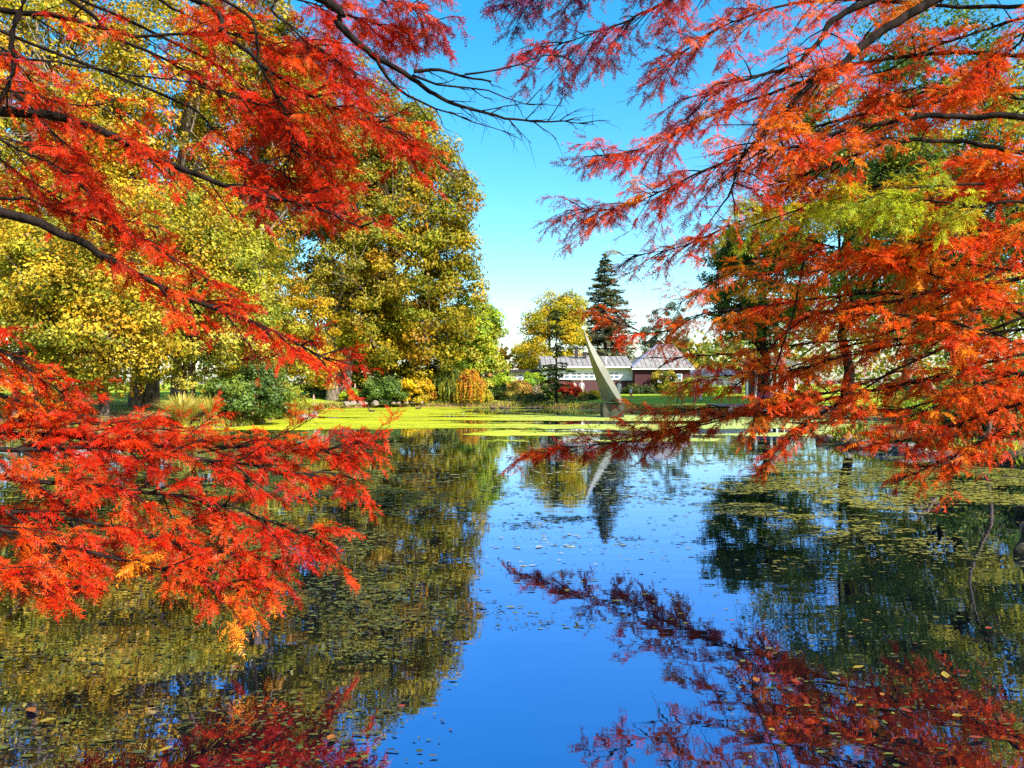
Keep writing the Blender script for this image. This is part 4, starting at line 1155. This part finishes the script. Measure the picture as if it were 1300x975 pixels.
# template of one feathery spray: two rows of slim needles, local axes (along, side, normal)
def spray_template(k=6):
    tris = []
    for i in range(k):
        t = (i + 0.4) / k
        L = 0.30 * (1 - 0.55 * t**1.6) * (0.55 + 0.45 * min(1, t * 4))
        for sd in (-1, 1):
            w = 0.046
            bx = t * 0.92
            tris.append([(bx - w, sd * 0.005, 0), (bx + w, sd * 0.005, 0), (bx + L * 0.72, sd * L * 0.78, -0.10 * L)])
    tris.append([(0.86, -0.02, 0), (0.86, 0.02, 0), (1.08, 0, -0.02)])
    return np.array(tris)
SPRAY = spray_template()

def spray_mesh(name, pos, d, nrm, size, cols):
    d = norm(d); s = norm(np.cross(nrm, d)); nn = np.cross(d, s)
    T = SPRAY.reshape(-1, 3); n = len(pos); m = len(SPRAY)
    bend = T[:, 0]**2 * -0.22
    v = pos[:, None, :] + size[:, None, None] * (d[:, None, :] * T[None, :, 0:1] + s[:, None, :] * T[None, :, 1:2] + nn[:, None, :] * (T[:, 2] + bend)[None, :, None])
    v = v.reshape(n, m, 3, 3)
    v[:, :, 2, :] += R.normal(0, 0.055, (n, m, 3)) * size[:, None, None]
    v[:, :, 2, :] += (v[:, :, 2, :] - v[:, :, 0, :]) * R.normal(0, 0.22, (n, m, 1))
    c = np.repeat(cols, m, 0) * R.uniform(0.65, 1.25, (n * m, 1))
    dry = (R.random((n * m, 1)) < 0.05)
    c = np.where(dry, np.array([[0.22, 0.10, 0.03]]), c)
    return np_mesh(name, v.reshape(-1, 3), np.arange(n * m * 3), np.full(n * m, 3), M['needle'], c)

TOTAL = [0]
def cypress(label, tx, ty, H, r, limbs, upper):
    g = hz(tx, ty)
    root = thing('cypress_tree', label, 'tree', (tx, ty, g - 0.1))
    tb = Tubes()
    hs_ = np.linspace(0, 1, 14)
    path = np.stack([tx + 0.05 * np.sin(hs_ * 5), ty + 0.05 * np.cos(hs_ * 4), g - 0.1 + hs_ * H], 1)
    rd = r * (1 - 0.9 * hs_) + r * 0.9 * np.exp(-hs_ * 26)
    tb.add(path, rd, 14)
    link('trunk', tb.mesh('trunk', M['bark_brown']), root)
    for spec in limbs + upper:
        pts = spec['p']
        p3 = np.array([P(*q) if spec.get('px', True) else q for q in pts])
        if spec.get('trunk', True):
            z = p3[0, 2] + spec.get('rise', 0.25)
            p3 = np.vstack([[tx, ty, z], p3])
        L = np.linalg.norm(np.diff(p3, axis=0), axis=1).sum()
        n = max(10, int(L / 0.16))
        main = smooth_path(p3, n)
        wob = np.cumsum(R.normal(0, 0.010, (n, 3)), 0); wob -= np.linspace(0, 1, n)[:, None] * wob[-1]
        main = main + wob
        r0, r1 = spec.get('r', (0.04, 0.006))
        lt = Tubes(); lt.add(main, r0 + (r1 - r0) * np.linspace(0, 1, n)**0.8, 7)
        tan = norm(np.gradient(main, axis=0))
        spread = spec.get('spread', 0.7); dens = spec.get('dens', 1.0); t0 = spec.get('t0', 0.3); pal = spec.get('pal', FIRE)
        tip = spec.get('tip', None)
        S_pos = []; S_d = []; S_t = []; S_c = []
        step = 0.115 if dens > 0 else 0.22
        nb = int(L * (1 - t0) / step * spec.get('br', 1.0))
        for b in range(nb):
            t = t0 + (1 - t0) * (b + R.random()) / nb
            i = min(int(t * (n - 1)), n - 2)
            p0 = main[i] + (main[i + 1] - main[i]) * R.random()
            tg = tan[i]
            side = norm(np.cross(tg, [0, 0, 1.0])) * (1 if R.random() < 0.5 else -1)
            bl = spread * R.uniform(0.45, 1.1) * (1 - 0.55 * max(0, t - 0.5))
            ud = R.normal(0.02, 0.38)
            d = norm(tg * R.uniform(0.4, 1.0) + side * R.uniform(0.35, 1.0) + np.array([0, 0, ud]))
            u = np.linspace(0, 1, 6)[:, None]
            sag = np.array([0, 0, -1.0]) * spec.get('sag', 0.18) * bl * u**2
            bp = p0 + d * bl * u + sag + np.cumsum(R.normal(0, 0.012, (6, 3)), 0) * u
            rb = min(0.010, r0 * 0.4) if dens > 0 else 0.008
            lt.add(bp, np.linspace(rb, 0.0025, 6), 4)
            ntw = max(2, int(bl / 0.085)) if dens > 0 else max(2, int(bl / 0.11))
            ccol = pick(pal, 1, 0.15)
            if tip is not None and R.random() < np.clip((t - 0.55) * 1.5, 0, 0.6):
                ccol = pick(tip, 1, 0.15)
            leafy = R.random() < spec.get('cover', 0.95)
            for q in range(ntw):
                tt = 0.15 + 0.85 * (q + R.random()) / ntw
                k = min(int(tt * 5), 4); f = tt * 5 - k
                q0 = bp[k] * (1 - f) + bp[k + 1] * f
                td = norm(bp[k + 1] - bp[k])
                ts = norm(np.cross(td, [0, 0, 1.0]) + R.normal(0, 0.35, 3)) * (1 if q % 2 else -1)
                tl = (0.10 + 0.22 * R.random()) * min(1.0, 0.5 + bl)
                dd = norm(td * 0.75 + ts * 0.75 + np.array([0, 0, R.normal(-0.12, 0.2)]))
                w = np.linspace(0, 1, 3)[:, None]
                tw = q0 + dd * tl * w + np.array([0, 0, -0.10]) * tl * w**2
                if dens <= 0 or q % 2 == 0:
                    lt.add(tw, np.linspace(0.0035, 0.0012, 3), 3)
                if dens > 0 and leafy:
                    ns = max(1, int(R.poisson(8.0 * dens)))
                    a = np.sort(R.random(ns))[:, None]
                    pos = q0 + dd * tl * a + np.array([0, 0, -0.10]) * tl * a**2
                    sd2 = norm(np.cross(dd, [0, 0, 1.0])) * np.where(R.random((ns, 1)) < 0.5, 1, -1)
                    S_pos.append(pos)
                    S_d.append(dd * R.uniform(0.5, 1.0, (ns, 1)) + sd2 * R.uniform(0.1, 0.9, (ns, 1)) + R.normal(0, 0.22, (ns, 3)) + np.array([0, 0, -0.12]))
                    S_c.append(np.repeat(ccol, ns, 0) * 0.65 + pick(pal if tip is None else (pal + tip if t > 0.6 else pal), ns, 0.2) * 0.35)
        lo = link('limb', lt.mesh('limb', M['bark_dark']), root)
        if S_pos:
            pos = np.vstack(S_pos); d = np.vstack(S_d); c = np.vstack(S_c); m = len(pos)
            nrm = np.array([[0, 0, 1.0]]) + R.normal(0, 0.55, (m, 3))
            sz = R.uniform(0.10, 0.19, m) * spec.get('size', 1.0)
            link('foliage', spray_mesh('foliage', pos, d, nrm, sz, c), lo, 'stuff')
            TOTAL[0] += m
    return root

def L_(pts, D=None, **k):
    """pts in photo px; D a single distance or a (start, end) pair."""
    if D is None: return dict(p=pts, px=False, **k)
    d0, d1 = D if isinstance(D, tuple) else (D, D)
    n = len(pts)
    return dict(p=[(x, y, d0 + (d1 - d0) * i / max(1, n - 1)) for i, (x, y) in enumerate(pts)], **k)

left_limbs = [
    L_([(-10, 143), (60, 150), (120, 163), (220, 210), (330, 245), (400, 262), (460, 290)], (6.9, 7.4), r=(0.062, 0.008), spread=0.75, t0=0.36, pal=RED, size=0.82, cover=0.75, br=0.9),
    L_([(-10, 272), (90, 305), (180, 350), (280, 395), (350, 425), (440, 470)], (6.6, 7.2), r=(0.058, 0.006), spread=0.55, t0=0.38, pal=RED, size=0.82, dens=1.25, br=1.2),
    L_([(-10, 250), (60, 262), (150, 290), (220, 330), (300, 380)], (6.9, 7.2), r=(0.02, 0.005), spread=0.45, t0=0.35, pal=RED, size=0.82, dens=1.1),
    L_([(-10, 12), (70, 22), (150, 42), (230, 45), (320, 43)], (7.2, 7.6), r=(0.036, 0.008), spread=0.6, t0=0.3, pal=RED, size=0.82, cover=0.45, br=0.7),
    L_([(85, -10), (145, 38), (230, 80), (290, 115), (370, 142)], (7.6, 7.8), r=(0.03, 0.006), spread=0.55, t0=0.5, pal=RED, size=0.82, cover=0.7, rise=0.8, br=1.0),
    L_([(235, -8), (290, 40), (360, 95), (420, 130), (470, 155), (510, 170)], (7.6, 8.0), r=(0.036, 0.006), spread=0.85, t0=0.42, pal=RED, size=0.82, cover=0.95, rise=0.9, dens=1.2),
    L_([(300, -30), (350, 20), (400, 60), (450, 95)], (7.9, 8.2), r=(0.022, 0.005), spread=0.8, t0=0.5, pal=RED, size=0.82, rise=0.9, dens=1.0),
    L_([(260, -10), (330, 90), (370, 170), (360, 220)], (7.4, 7.8), r=(0.022, 0.005), spread=0.6, t0=0.5, pal=RED, size=0.82, rise=0.9, dens=1.0, cover=0.8),
    L_([(-10, 64), (60, 76), (180, 100), (260, 108), (370, 142)], (6.8, 7.4), r=(0.016, 0.004), spread=0.4, t0=0.4, pal=RED, size=0.82, cover=0.15, br=0.5),
    L_([(12, -12), (18, 40), (22, 90), (-4, 132)], (6.7, 6.7), r=(0.03, 0.018), spread=0.4, t0=0.5, pal=RED, size=0.82, cover=0.4, rise=0.4, br=0.5),
    L_([(-40, 170), (30, 195), (90, 225), (140, 270)], (6.6, 6.9), r=(0.02, 0.005), spread=0.6, t0=0.35, pal=RED, size=0.82, cover=0.9),
    L_([(-40, 100), (20, 115), (90, 130), (150, 128)], (6.7, 7.0), r=(0.016, 0.004), spread=0.5, t0=0.4, pal=RED, size=0.82, cover=0.8),
    L_([(-30, 90), (40, 140), (90, 190), (130, 240)], (7.3, 7.5), r=(0.02, 0.005), spread=0.6, t0=0.3, pal=RED, size=0.85, dens=1.2),
    L_([(-30, 190), (40, 230), (110, 262), (200, 290)], (7.4, 7.7), r=(0.02, 0.005), spread=0.6, t0=0.3, pal=RED, size=0.85, dens=1.3),
    L_([(-30, 40), (30, 90), (60, 130)], (7.4, 7.5), r=(0.018, 0.005), spread=0.55, t0=0.4, pal=RED, size=0.85, dens=1.1),
    L_([(180, -20), (260, 30), (340, 60), (420, 70)], (8.4, 8.8), r=(0.024, 0.005), spread=0.8, t0=0.45, pal=RED, rise=0.9, dens=1.3),
    L_([(240, 60), (310, 110), (370, 160), (420, 205)], (8.4, 8.7), r=(0.02, 0.005), spread=0.75, t0=0.4, pal=RED, rise=0.9, dens=1.2),
    L_([(300, -30), (380, 0), (450, 25), (500, 40)], (8.8, 9.0), r=(0.02, 0.005), spread=0.75, t0=0.5, pal=RED, rise=0.9, dens=1.2),
    L_([(200, 120), (280, 170), (330, 215), (400, 235)], (8.0, 8.3), r=(0.02, 0.005), spread=0.6, t0=0.45, pal=RED, rise=0.9, dens=1.2),
    # bare boughs against the sky
    L_([(375, -12), (430, 30), (475, 68), (525, 95), (570, 118), (630, 138), (700, 150), (742, 158)], (8.0, 8.6), r=(0.058, 0.004), spread=0.6, t0=0.62, dens=0, rise=1.2, sag=0.05, br=1.4),
    L_([(524, 92), (570, 95), (624, 104)], (8.25, 8.4), r=(0.022, 0.010), spread=0.5, t0=0.1, dens=0, trunk=False, sag=0.0),
    L_([(590, 94), (650, 85), (690, 72), (735, 58)], (8.3, 8.5), r=(0.012, 0.003), spread=0.35, t0=0.2, dens=0, trunk=False, sag=-0.1),
    L_([(475, 66), (498, 105), (535, 132), (590, 152), (655, 172)], (8.15, 8.4), r=(0.024, 0.003), spread=0.45, t0=0.25, dens=0, trunk=False, sag=0.05),
    L_([(525, 95), (560, 108), (610, 116), (660, 132), (715, 135)], (8.25, 8.6), r=(0.016, 0.003), spread=0.5, t0=0.2, dens=0, trunk=False, sag=0.0),
    L_([(380, -40), (450, -5), (510, 12), (556, 28)], (8.3, 8.6), r=(0.02, 0.004), spread=0.5, t0=0.55, pal=WINE, rise=1.0, cover=0.9),
    # red tip at the left edge
    L_([(-60, 415), (0, 440), (50, 470), (80, 500)], (6.3, 6.5), r=(0.02, 0.005), spread=0.55, t0=0.35, pal=RED, size=0.82, cover=0.95),
    L_([(-60, 480), (0, 500), (40, 515)], (6.1, 6.3), r=(0.015, 0.004), spread=0.45, t0=0.35, pal=FIRE, size=0.82),
    # low sweeping boughs over the water
    L_([(-60, 545), (60, 552), (190, 560), (320, 562), (420, 565), (468, 570)], (6.3, 7.2), r=(0.034, 0.005), spread=0.55, t0=0.24, pal=RED, size=0.82, dens=1.75, rise=0.5, sag=0.05),
    L_([(-60, 560), (80, 575), (220, 585), (330, 600), (440, 605)], (6.0, 6.8), r=(0.03, 0.005), spread=0.55, t0=0.24, pal=RED, size=0.82, dens=1.75, rise=0.5, sag=0.1),
    L_([(-60, 590), (90, 612), (230, 630), (330, 655), (405, 685)], (5.8, 6.5), r=(0.03, 0.005), spread=0.5, t0=0.24, pal=RED, size=0.82, dens=1.75, rise=0.6, sag=0.1),
    L_([(-60, 620), (60, 650), (180, 675), (270, 700), (350, 715)], (5.6, 6.2), r=(0.026, 0.005), spread=0.45, t0=0.24, pal=RED, size=0.82, dens=1.6, rise=0.6, sag=0.1),
    L_([(-60, 655), (50, 690), (150, 715), (240, 735), (330, 750)], (5.4, 6.0), r=(0.022, 0.004), spread=0.40, t0=0.24, pal=FIRE, size=0.82, dens=1.3, rise=0.6, sag=0.1, cover=0.8),
    L_([(-60, 535), (40, 545), (130, 540), (230, 548)], (6.4, 6.8), r=(0.02, 0.004), spread=0.45, t0=0.28, pal=RED, size=0.82, dens=1.6, rise=0.5, sag=0.0),
    L_([(250, 575), (330, 560), (370, 545), (400, 530)], (6.9, 7.2), r=(0.010, 0.003), spread=0.30, t0=0.1, pal=FIRE, size=0.82, dens=0.8, trunk=False, sag=-0.2),
    L_([(-60, 700), (20, 735), (90, 750)], (5.1, 5.4), r=(0.016, 0.004), spread=0.35, t0=0.3, pal=RED, size=0.82, dens=1.3, rise=0.5, cover=0.8),
]
right_limbs = [
    L_([(1290, -70), (1180, 0), (1120, 30), (1070, 72), (1025, 108), (975, 165), (940, 205), (925, 250)], (8.8, 7.9), r=(0.078, 0.012), spread=0.85, t0=0.45, pal=FIRE, tip=WINE, rise=0.9, cover=0.45, br=0.7),
    L_([(1220, -60), (1120, -5), (1060, 25), (1030, 62), (1000, 90), (950, 105), (890, 125)], (9.0, 8.2), r=(0.062, 0.010), spread=0.85, t0=0.5, pal=FIRE, tip=PLUM_FRINGE, rise=1.0, cover=0.5, br=0.7),
    L_([(1320, 155), (1220, 152), (1140, 156), (1060, 172), (1000, 188), (955, 190)], (8.4, 7.9), r=(0.046, 0.012), spread=0.7, t0=0.45, pal=FIRE, cover=0.45),
    L_([(1320, 192), (1230, 182), (1150, 180), (1080, 195), (1030, 215), (990, 232)], (8.6, 8.2), r=(0.036, 0.008), spread=0.65, t0=0.45, pal=FIRE, cover=0.45),
    L_([(1320, 70), (1200, 70), (1080, 90), (970, 125), (880, 160), (820, 190), (755, 200)], (10.4, 10.2), r=(0.04, 0.004), spread=0.85, t0=0.3, pal=FIRE, tip=WINE),
    L_([(1320, 110), (1180, 130), (1040, 160), (930, 200), (850, 235), (790, 260), (728, 268)], (10.2, 10.4), r=(0.036, 0.004), spread=0.85, t0=0.3, pal=FIRE, tip=WINE),
    L_([(1320, 225), (1180, 235), (1050, 250), (940, 280), (870, 310), (790, 325)], (10.3, 10.6), r=(0.034, 0.004), spread=0.75, t0=0.3, pal=MIXED, tip=WINE, cover=0.85),
    L_([(1320, -90), (1150, -60), (1000, -45), (900, -20), (820, 20), (760, 45), (690, 62)], (9.6, 9.2), r=(0.05, 0.004), spread=0.85, t0=0.42, pal=WINE, tip=PLUM_FRINGE, rise=0.8, sag=0.25, cover=0.75),
    L_([(1320, -120), (1100, -110), (920, -90), (800, -50), (720, -20), (640, 10)], (9.8, 9.0), r=(0.05, 0.004), spread=0.8, t0=0.45, pal=PLUM_FRINGE, rise=0.8, sag=0.3, cover=0.6),
    L_([(1320, 5), (1180, 5), (1050, 0), (950, 20), (880, 60), (840, 90)], (9.9, 10.0), r=(0.036, 0.004), spread=0.8, t0=0.3, pal=FIRE, tip=PLUM_FRINGE, rise=0.6),
    L_([(1320, 20), (1240, 40), (1160, 70), (1100, 105)], (10.2, 10.2), r=(0.03, 0.006), spread=0.8, t0=0.2, pal=FIRE, cover=0.68),
    L_([(1320, 260), (1220, 265), (1130, 250), (1060, 255)], (8.5, 8.5), r=(0.022, 0.005), spread=0.65, t0=0.4, pal=LIME, tip=LIME, cover=0.9),
    L_([(1320, 250), (1180, 270), (1060, 265), (960, 270)], (8.9, 9.2), r=(0.022, 0.005), spread=0.6, t0=0.5, pal=LIME, cover=0.85),
    L_([(1320, 225), (1260, 230), (1200, 245), (1150, 260)], (9.6, 9.6), r=(0.024, 0.005), spread=0.6, t0=0.2, pal=FIRE, cover=0.68),
    L_([(1330, 405), (1270, 378), (1225, 366), (1180, 345), (1120, 328)], (8.9, 8.9), r=(0.036, 0.008), spread=0.65, t0=0.2, pal=FLAME, cover=0.8),
    L_([(1320, 300), (1230, 310), (1130, 330), (1030, 345), (960, 350)], (9.6, 9.8), r=(0.028, 0.005), spread=0.7, t0=0.25, pal=FLAME, cover=0.60),
    L_([(1320, 330), (1200, 370), (1100, 375), (1000, 385), (900, 400), (830, 425), (760, 400)], (10.2, 11.0), r=(0.034, 0.004), spread=0.65, t0=0.25, pal=FIRE, cover=0.68),
    L_([(1320, 380), (1200, 400), (1100, 430), (1000, 440), (920, 450), (840, 455)], (10.0, 10.8), r=(0.03, 0.004), spread=0.6, t0=0.25, pal=FLAME, cover=0.60),
    L_([(1330, 345), (1180, 378), (1080, 392), (1010, 415), (970, 455), (925, 500)], (10.5, 11.2), r=(0.040, 0.012), spread=0.55, t0=0.35, pal=FLAME, cover=0.6, br=0.7),
    L_([(1320, 420), (1220, 430), (1120, 445), (1030, 460), (960, 480)], (9.3, 9.6), r=(0.026, 0.004), spread=0.6, t0=0.2, pal=FLAME, cover=0.60),
    L_([(1320, 450), (1230, 470), (1140, 490), (1050, 500), (980, 515)], (9.0, 9.6), r=(0.026, 0.004), spread=0.5, t0=0.2, pal=FIRE, cover=0.9),
    L_([(1320, 470), (1200, 480), (1080, 500), (980, 520), (900, 535), (830, 556), (740, 565), (668, 580)], (9.8, 12.6), r=(0.036, 0.005), spread=0.55, t0=0.4, pal=FIRE, tip=RED, dens=1.7, sag=0.02),
    L_([(950, 525), (880, 545), (800, 560), (720, 575)], (11.2, 12.0), r=(0.014, 0.004), spread=0.5, t0=0.15, pal=RED, trunk=False, sag=0.02, dens=1.2),
    L_([(1150, 470), (1060, 495), (960, 515), (880, 520), (800, 525)], (10.3, 11.6), r=(0.018, 0.004), spread=0.5, t0=0.2, pal=FLAME, trunk=False, sag=0.05),
    L_([(1320, 400), (1180, 455), (1060, 520), (1000, 560), (965, 600)], (9.0, 9.6), r=(0.024, 0.004), spread=0.42, t0=0.35, pal=FIRE, cover=0.75, br=0.8),
    L_([(1330, 500), (1240, 530), (1180, 550), (1110, 565)], (8.8, 9.0), r=(0.024, 0.004), spread=0.45, t0=0.2, pal=FIRE, cover=0.9),
    L_([(1330, 530), (1250, 560), (1190, 585), (1140, 610)], (8.6, 8.7), r=(0.022, 0.004), spread=0.40, t0=0.25, pal=FIRE, cover=0.8, sag=0.3),
    L_([(1320, 350), (1240, 340), (1160, 330), (1080, 320), (1010, 300)], (9.0, 9.3), r=(0.024, 0.004), spread=0.6, t0=0.2, pal=FIRE, cover=0.68),
    L_([(1320, 440), (1250, 420), (1190, 410), (1120, 400), (1060, 405)], (8.7, 9.0), r=(0.022, 0.004), spread=0.6, t0=0.2, pal=FLAME, cover=0.60),
    L_([(1320, 130), (1250, 115), (1180, 110), (1100, 125)], (9.8, 9.9), r=(0.022, 0.004), spread=0.7, t0=0.2, pal=FIRE, cover=0.8),
    L_([(1320, 510), (1240, 500), (1150, 520), (1070, 530), (1010, 545)], (9.2, 9.6), r=(0.022, 0.004), spread=0.5, t0=0.2, pal=FLAME, cover=0.85),
    L_([(1160, 430), (1080, 440), (1000, 470), (930, 475), (870, 485)], (10.4, 11.2), r=(0.018, 0.004), spread=0.55, t0=0.15, pal=FLAME, trunk=False, cover=0.85),
    L_([(1100, 330), (1000, 330), (930, 345), (880, 375), (840, 400)], (10.6, 11.0), r=(0.018, 0.004), spread=0.6, t0=0.15, pal=MIXED, trunk=False, cover=0.85),
    L_([(1330, 30), (1290, 60), (1240, 95), (1190, 130)], (9.0, 9.2), r=(0.022, 0.004), spread=0.7, t0=0.15, pal=FIRE, dens=1.1, cover=0.8),
    L_([(1330, 210), (1290, 220), (1250, 215), (1190, 205)], (8.9, 9.0), r=(0.02, 0.004), spread=0.6, t0=0.15, pal=FIRE, dens=1.1, cover=0.8),
    L_([(1330, 280), (1280, 290), (1220, 300), (1150, 310)], (8.6, 8.8), r=(0.02, 0.004), spread=0.6, t0=0.15, pal=FIRE, dens=1.1, cover=0.8),
    L_([(1330, 480), (1280, 480), (1220, 500), (1150, 530)], (8.4, 8.6), r=(0.02, 0.004), spread=0.5, t0=0.15, pal=FIRE, dens=1.1, cover=0.8),
    L_([(1250, 235), (1190, 240), (1130, 245), (1070, 265)], (8.0, 8.0), r=(0.016, 0.004), spread=0.5, t0=0.2, pal=LIME, trunk=False, dens=1.1),
    L_([(1060, 250), (1010, 270), (960, 285), (920, 300)], (8.6, 8.8), r=(0.014, 0.004), spread=0.5, t0=0.15, pal=LIME, trunk=False, dens=0.9),
    L_([(1020, 330), (1005, 400), (985, 470), (960, 530), (955, 580)], (9.6, 9.4), r=(0.014, 0.005), spread=0.3, t0=0.2, pal=FLAME, trunk=False, cover=0.4, br=0.6),
]
# the boughs above the frame, which the water mirrors and which shade the boughs below
def upper(tx, ty, toward, z0, z1, n, pal, reach):
    out = []
    for k in range(n):
        z = z0 + (z1 - z0) * (k + R.random() * 0.5) / n
        a = toward + R.uniform(-1.5, 1.5)
        Lr = reach * R.uniform(0.6, 1.0) * (1.15 - 0.6 * k / n)
        e = np.array([math.cos(a), math.sin(a)]) * Lr
        out.append(dict(p=[(tx + e[0] * 0.4, ty + e[1] * 0.4, z + 0.1), (tx + e[0] * 0.75, ty + e[1] * 0.75, z - 0.05), (tx + e[0], ty + e[1], z - 0.5)],
                        px=False, r=(0.05, 0.006), spread=0.9, t0=0.25, pal=pal, br=0.55, dens=0.9, size=1.25))
    return out
LT = (-6.5, 7.0); RT = (8.7, 10.4)
cypress('swamp cypress with deep red needles reaching from the left over the water', LT[0], LT[1], 15, 0.36, left_limbs, upper(*LT, 0.3, 8.2, 13.5, 6, RED, 3.2))
cypress('swamp cypress with orange and scarlet needles spreading from the right bank', RT[0], RT[1], 17, 0.42, right_limbs, upper(*RT, math.pi, 8.6, 15.5, 8, FIRE, 4.2))
print('sprays', TOTAL[0])

# single fallen leaves drifting on the near water
def drifting():
    pal = [((0.22, 0.075, 0.014), 'orange'), ((0.20, 0.15, 0.02), 'yellow'), ((0.16, 0.025, 0.012), 'red')]
    meshes = []
    for c, nm in pal:
        m = flat_mat('drift_' + nm, c, 0.6)
        bm = bmesh.new()
        pts = [(0, -0.5), (0.18, -0.32), (0.30, -0.05), (0.20, 0.25), (0, 0.5), (-0.20, 0.25), (-0.30, -0.05), (-0.18, -0.32)]
        v = [bm.verts.new((x, y, 0.05 * abs(x) * 2 + 0.03 * abs(y))) for x, y in pts]
        mid = bm.verts.new((0, 0, 0))
        for i in range(8): bm.faces.new((v[i], v[(i + 1) % 8], mid))
        me = bpy.data.meshes.new('fallen_leaf'); bm.to_mesh(me); bm.free(); me.materials.append(m); meshes.append((me, nm))
    spots = [(40, 905), (60, 918), (150, 880), (210, 955), (330, 900), (1010, 868), (1060, 858), (1090, 850), (1215, 912), (1200, 860), (960, 866), (1120, 885), (1045, 650),
             (1150, 905), (1240, 940), (980, 930), (420, 940), (510, 900), (120, 840), (1255, 800), (1100, 790), (300, 850), (930, 790), (250, 800)]
    for px, py in spots:
        y = EYE * F / (py - 488); x = at_px(px, y)
        if shore_dist(np.array([x]), np.array([y]))[0] > -0.1: continue
        me, nm = random.choice(meshes)
        o = bpy.data.objects.new('fallen_leaf', me); C.objects.link(o)
        o.location = (x, y, 0.018); s = random.uniform(0.05, 0.10); o.scale = (s, s * random.uniform(0.8, 1.6), s)
        o.rotation_euler = (random.uniform(-.1, .1), random.uniform(-.1, .1), random.uniform(0, 6.28))
        tag(o, '%s fallen leaf drifting on the near water' % nm, 'leaf', '%s leaves drifting on the near water' % nm)
drifting()
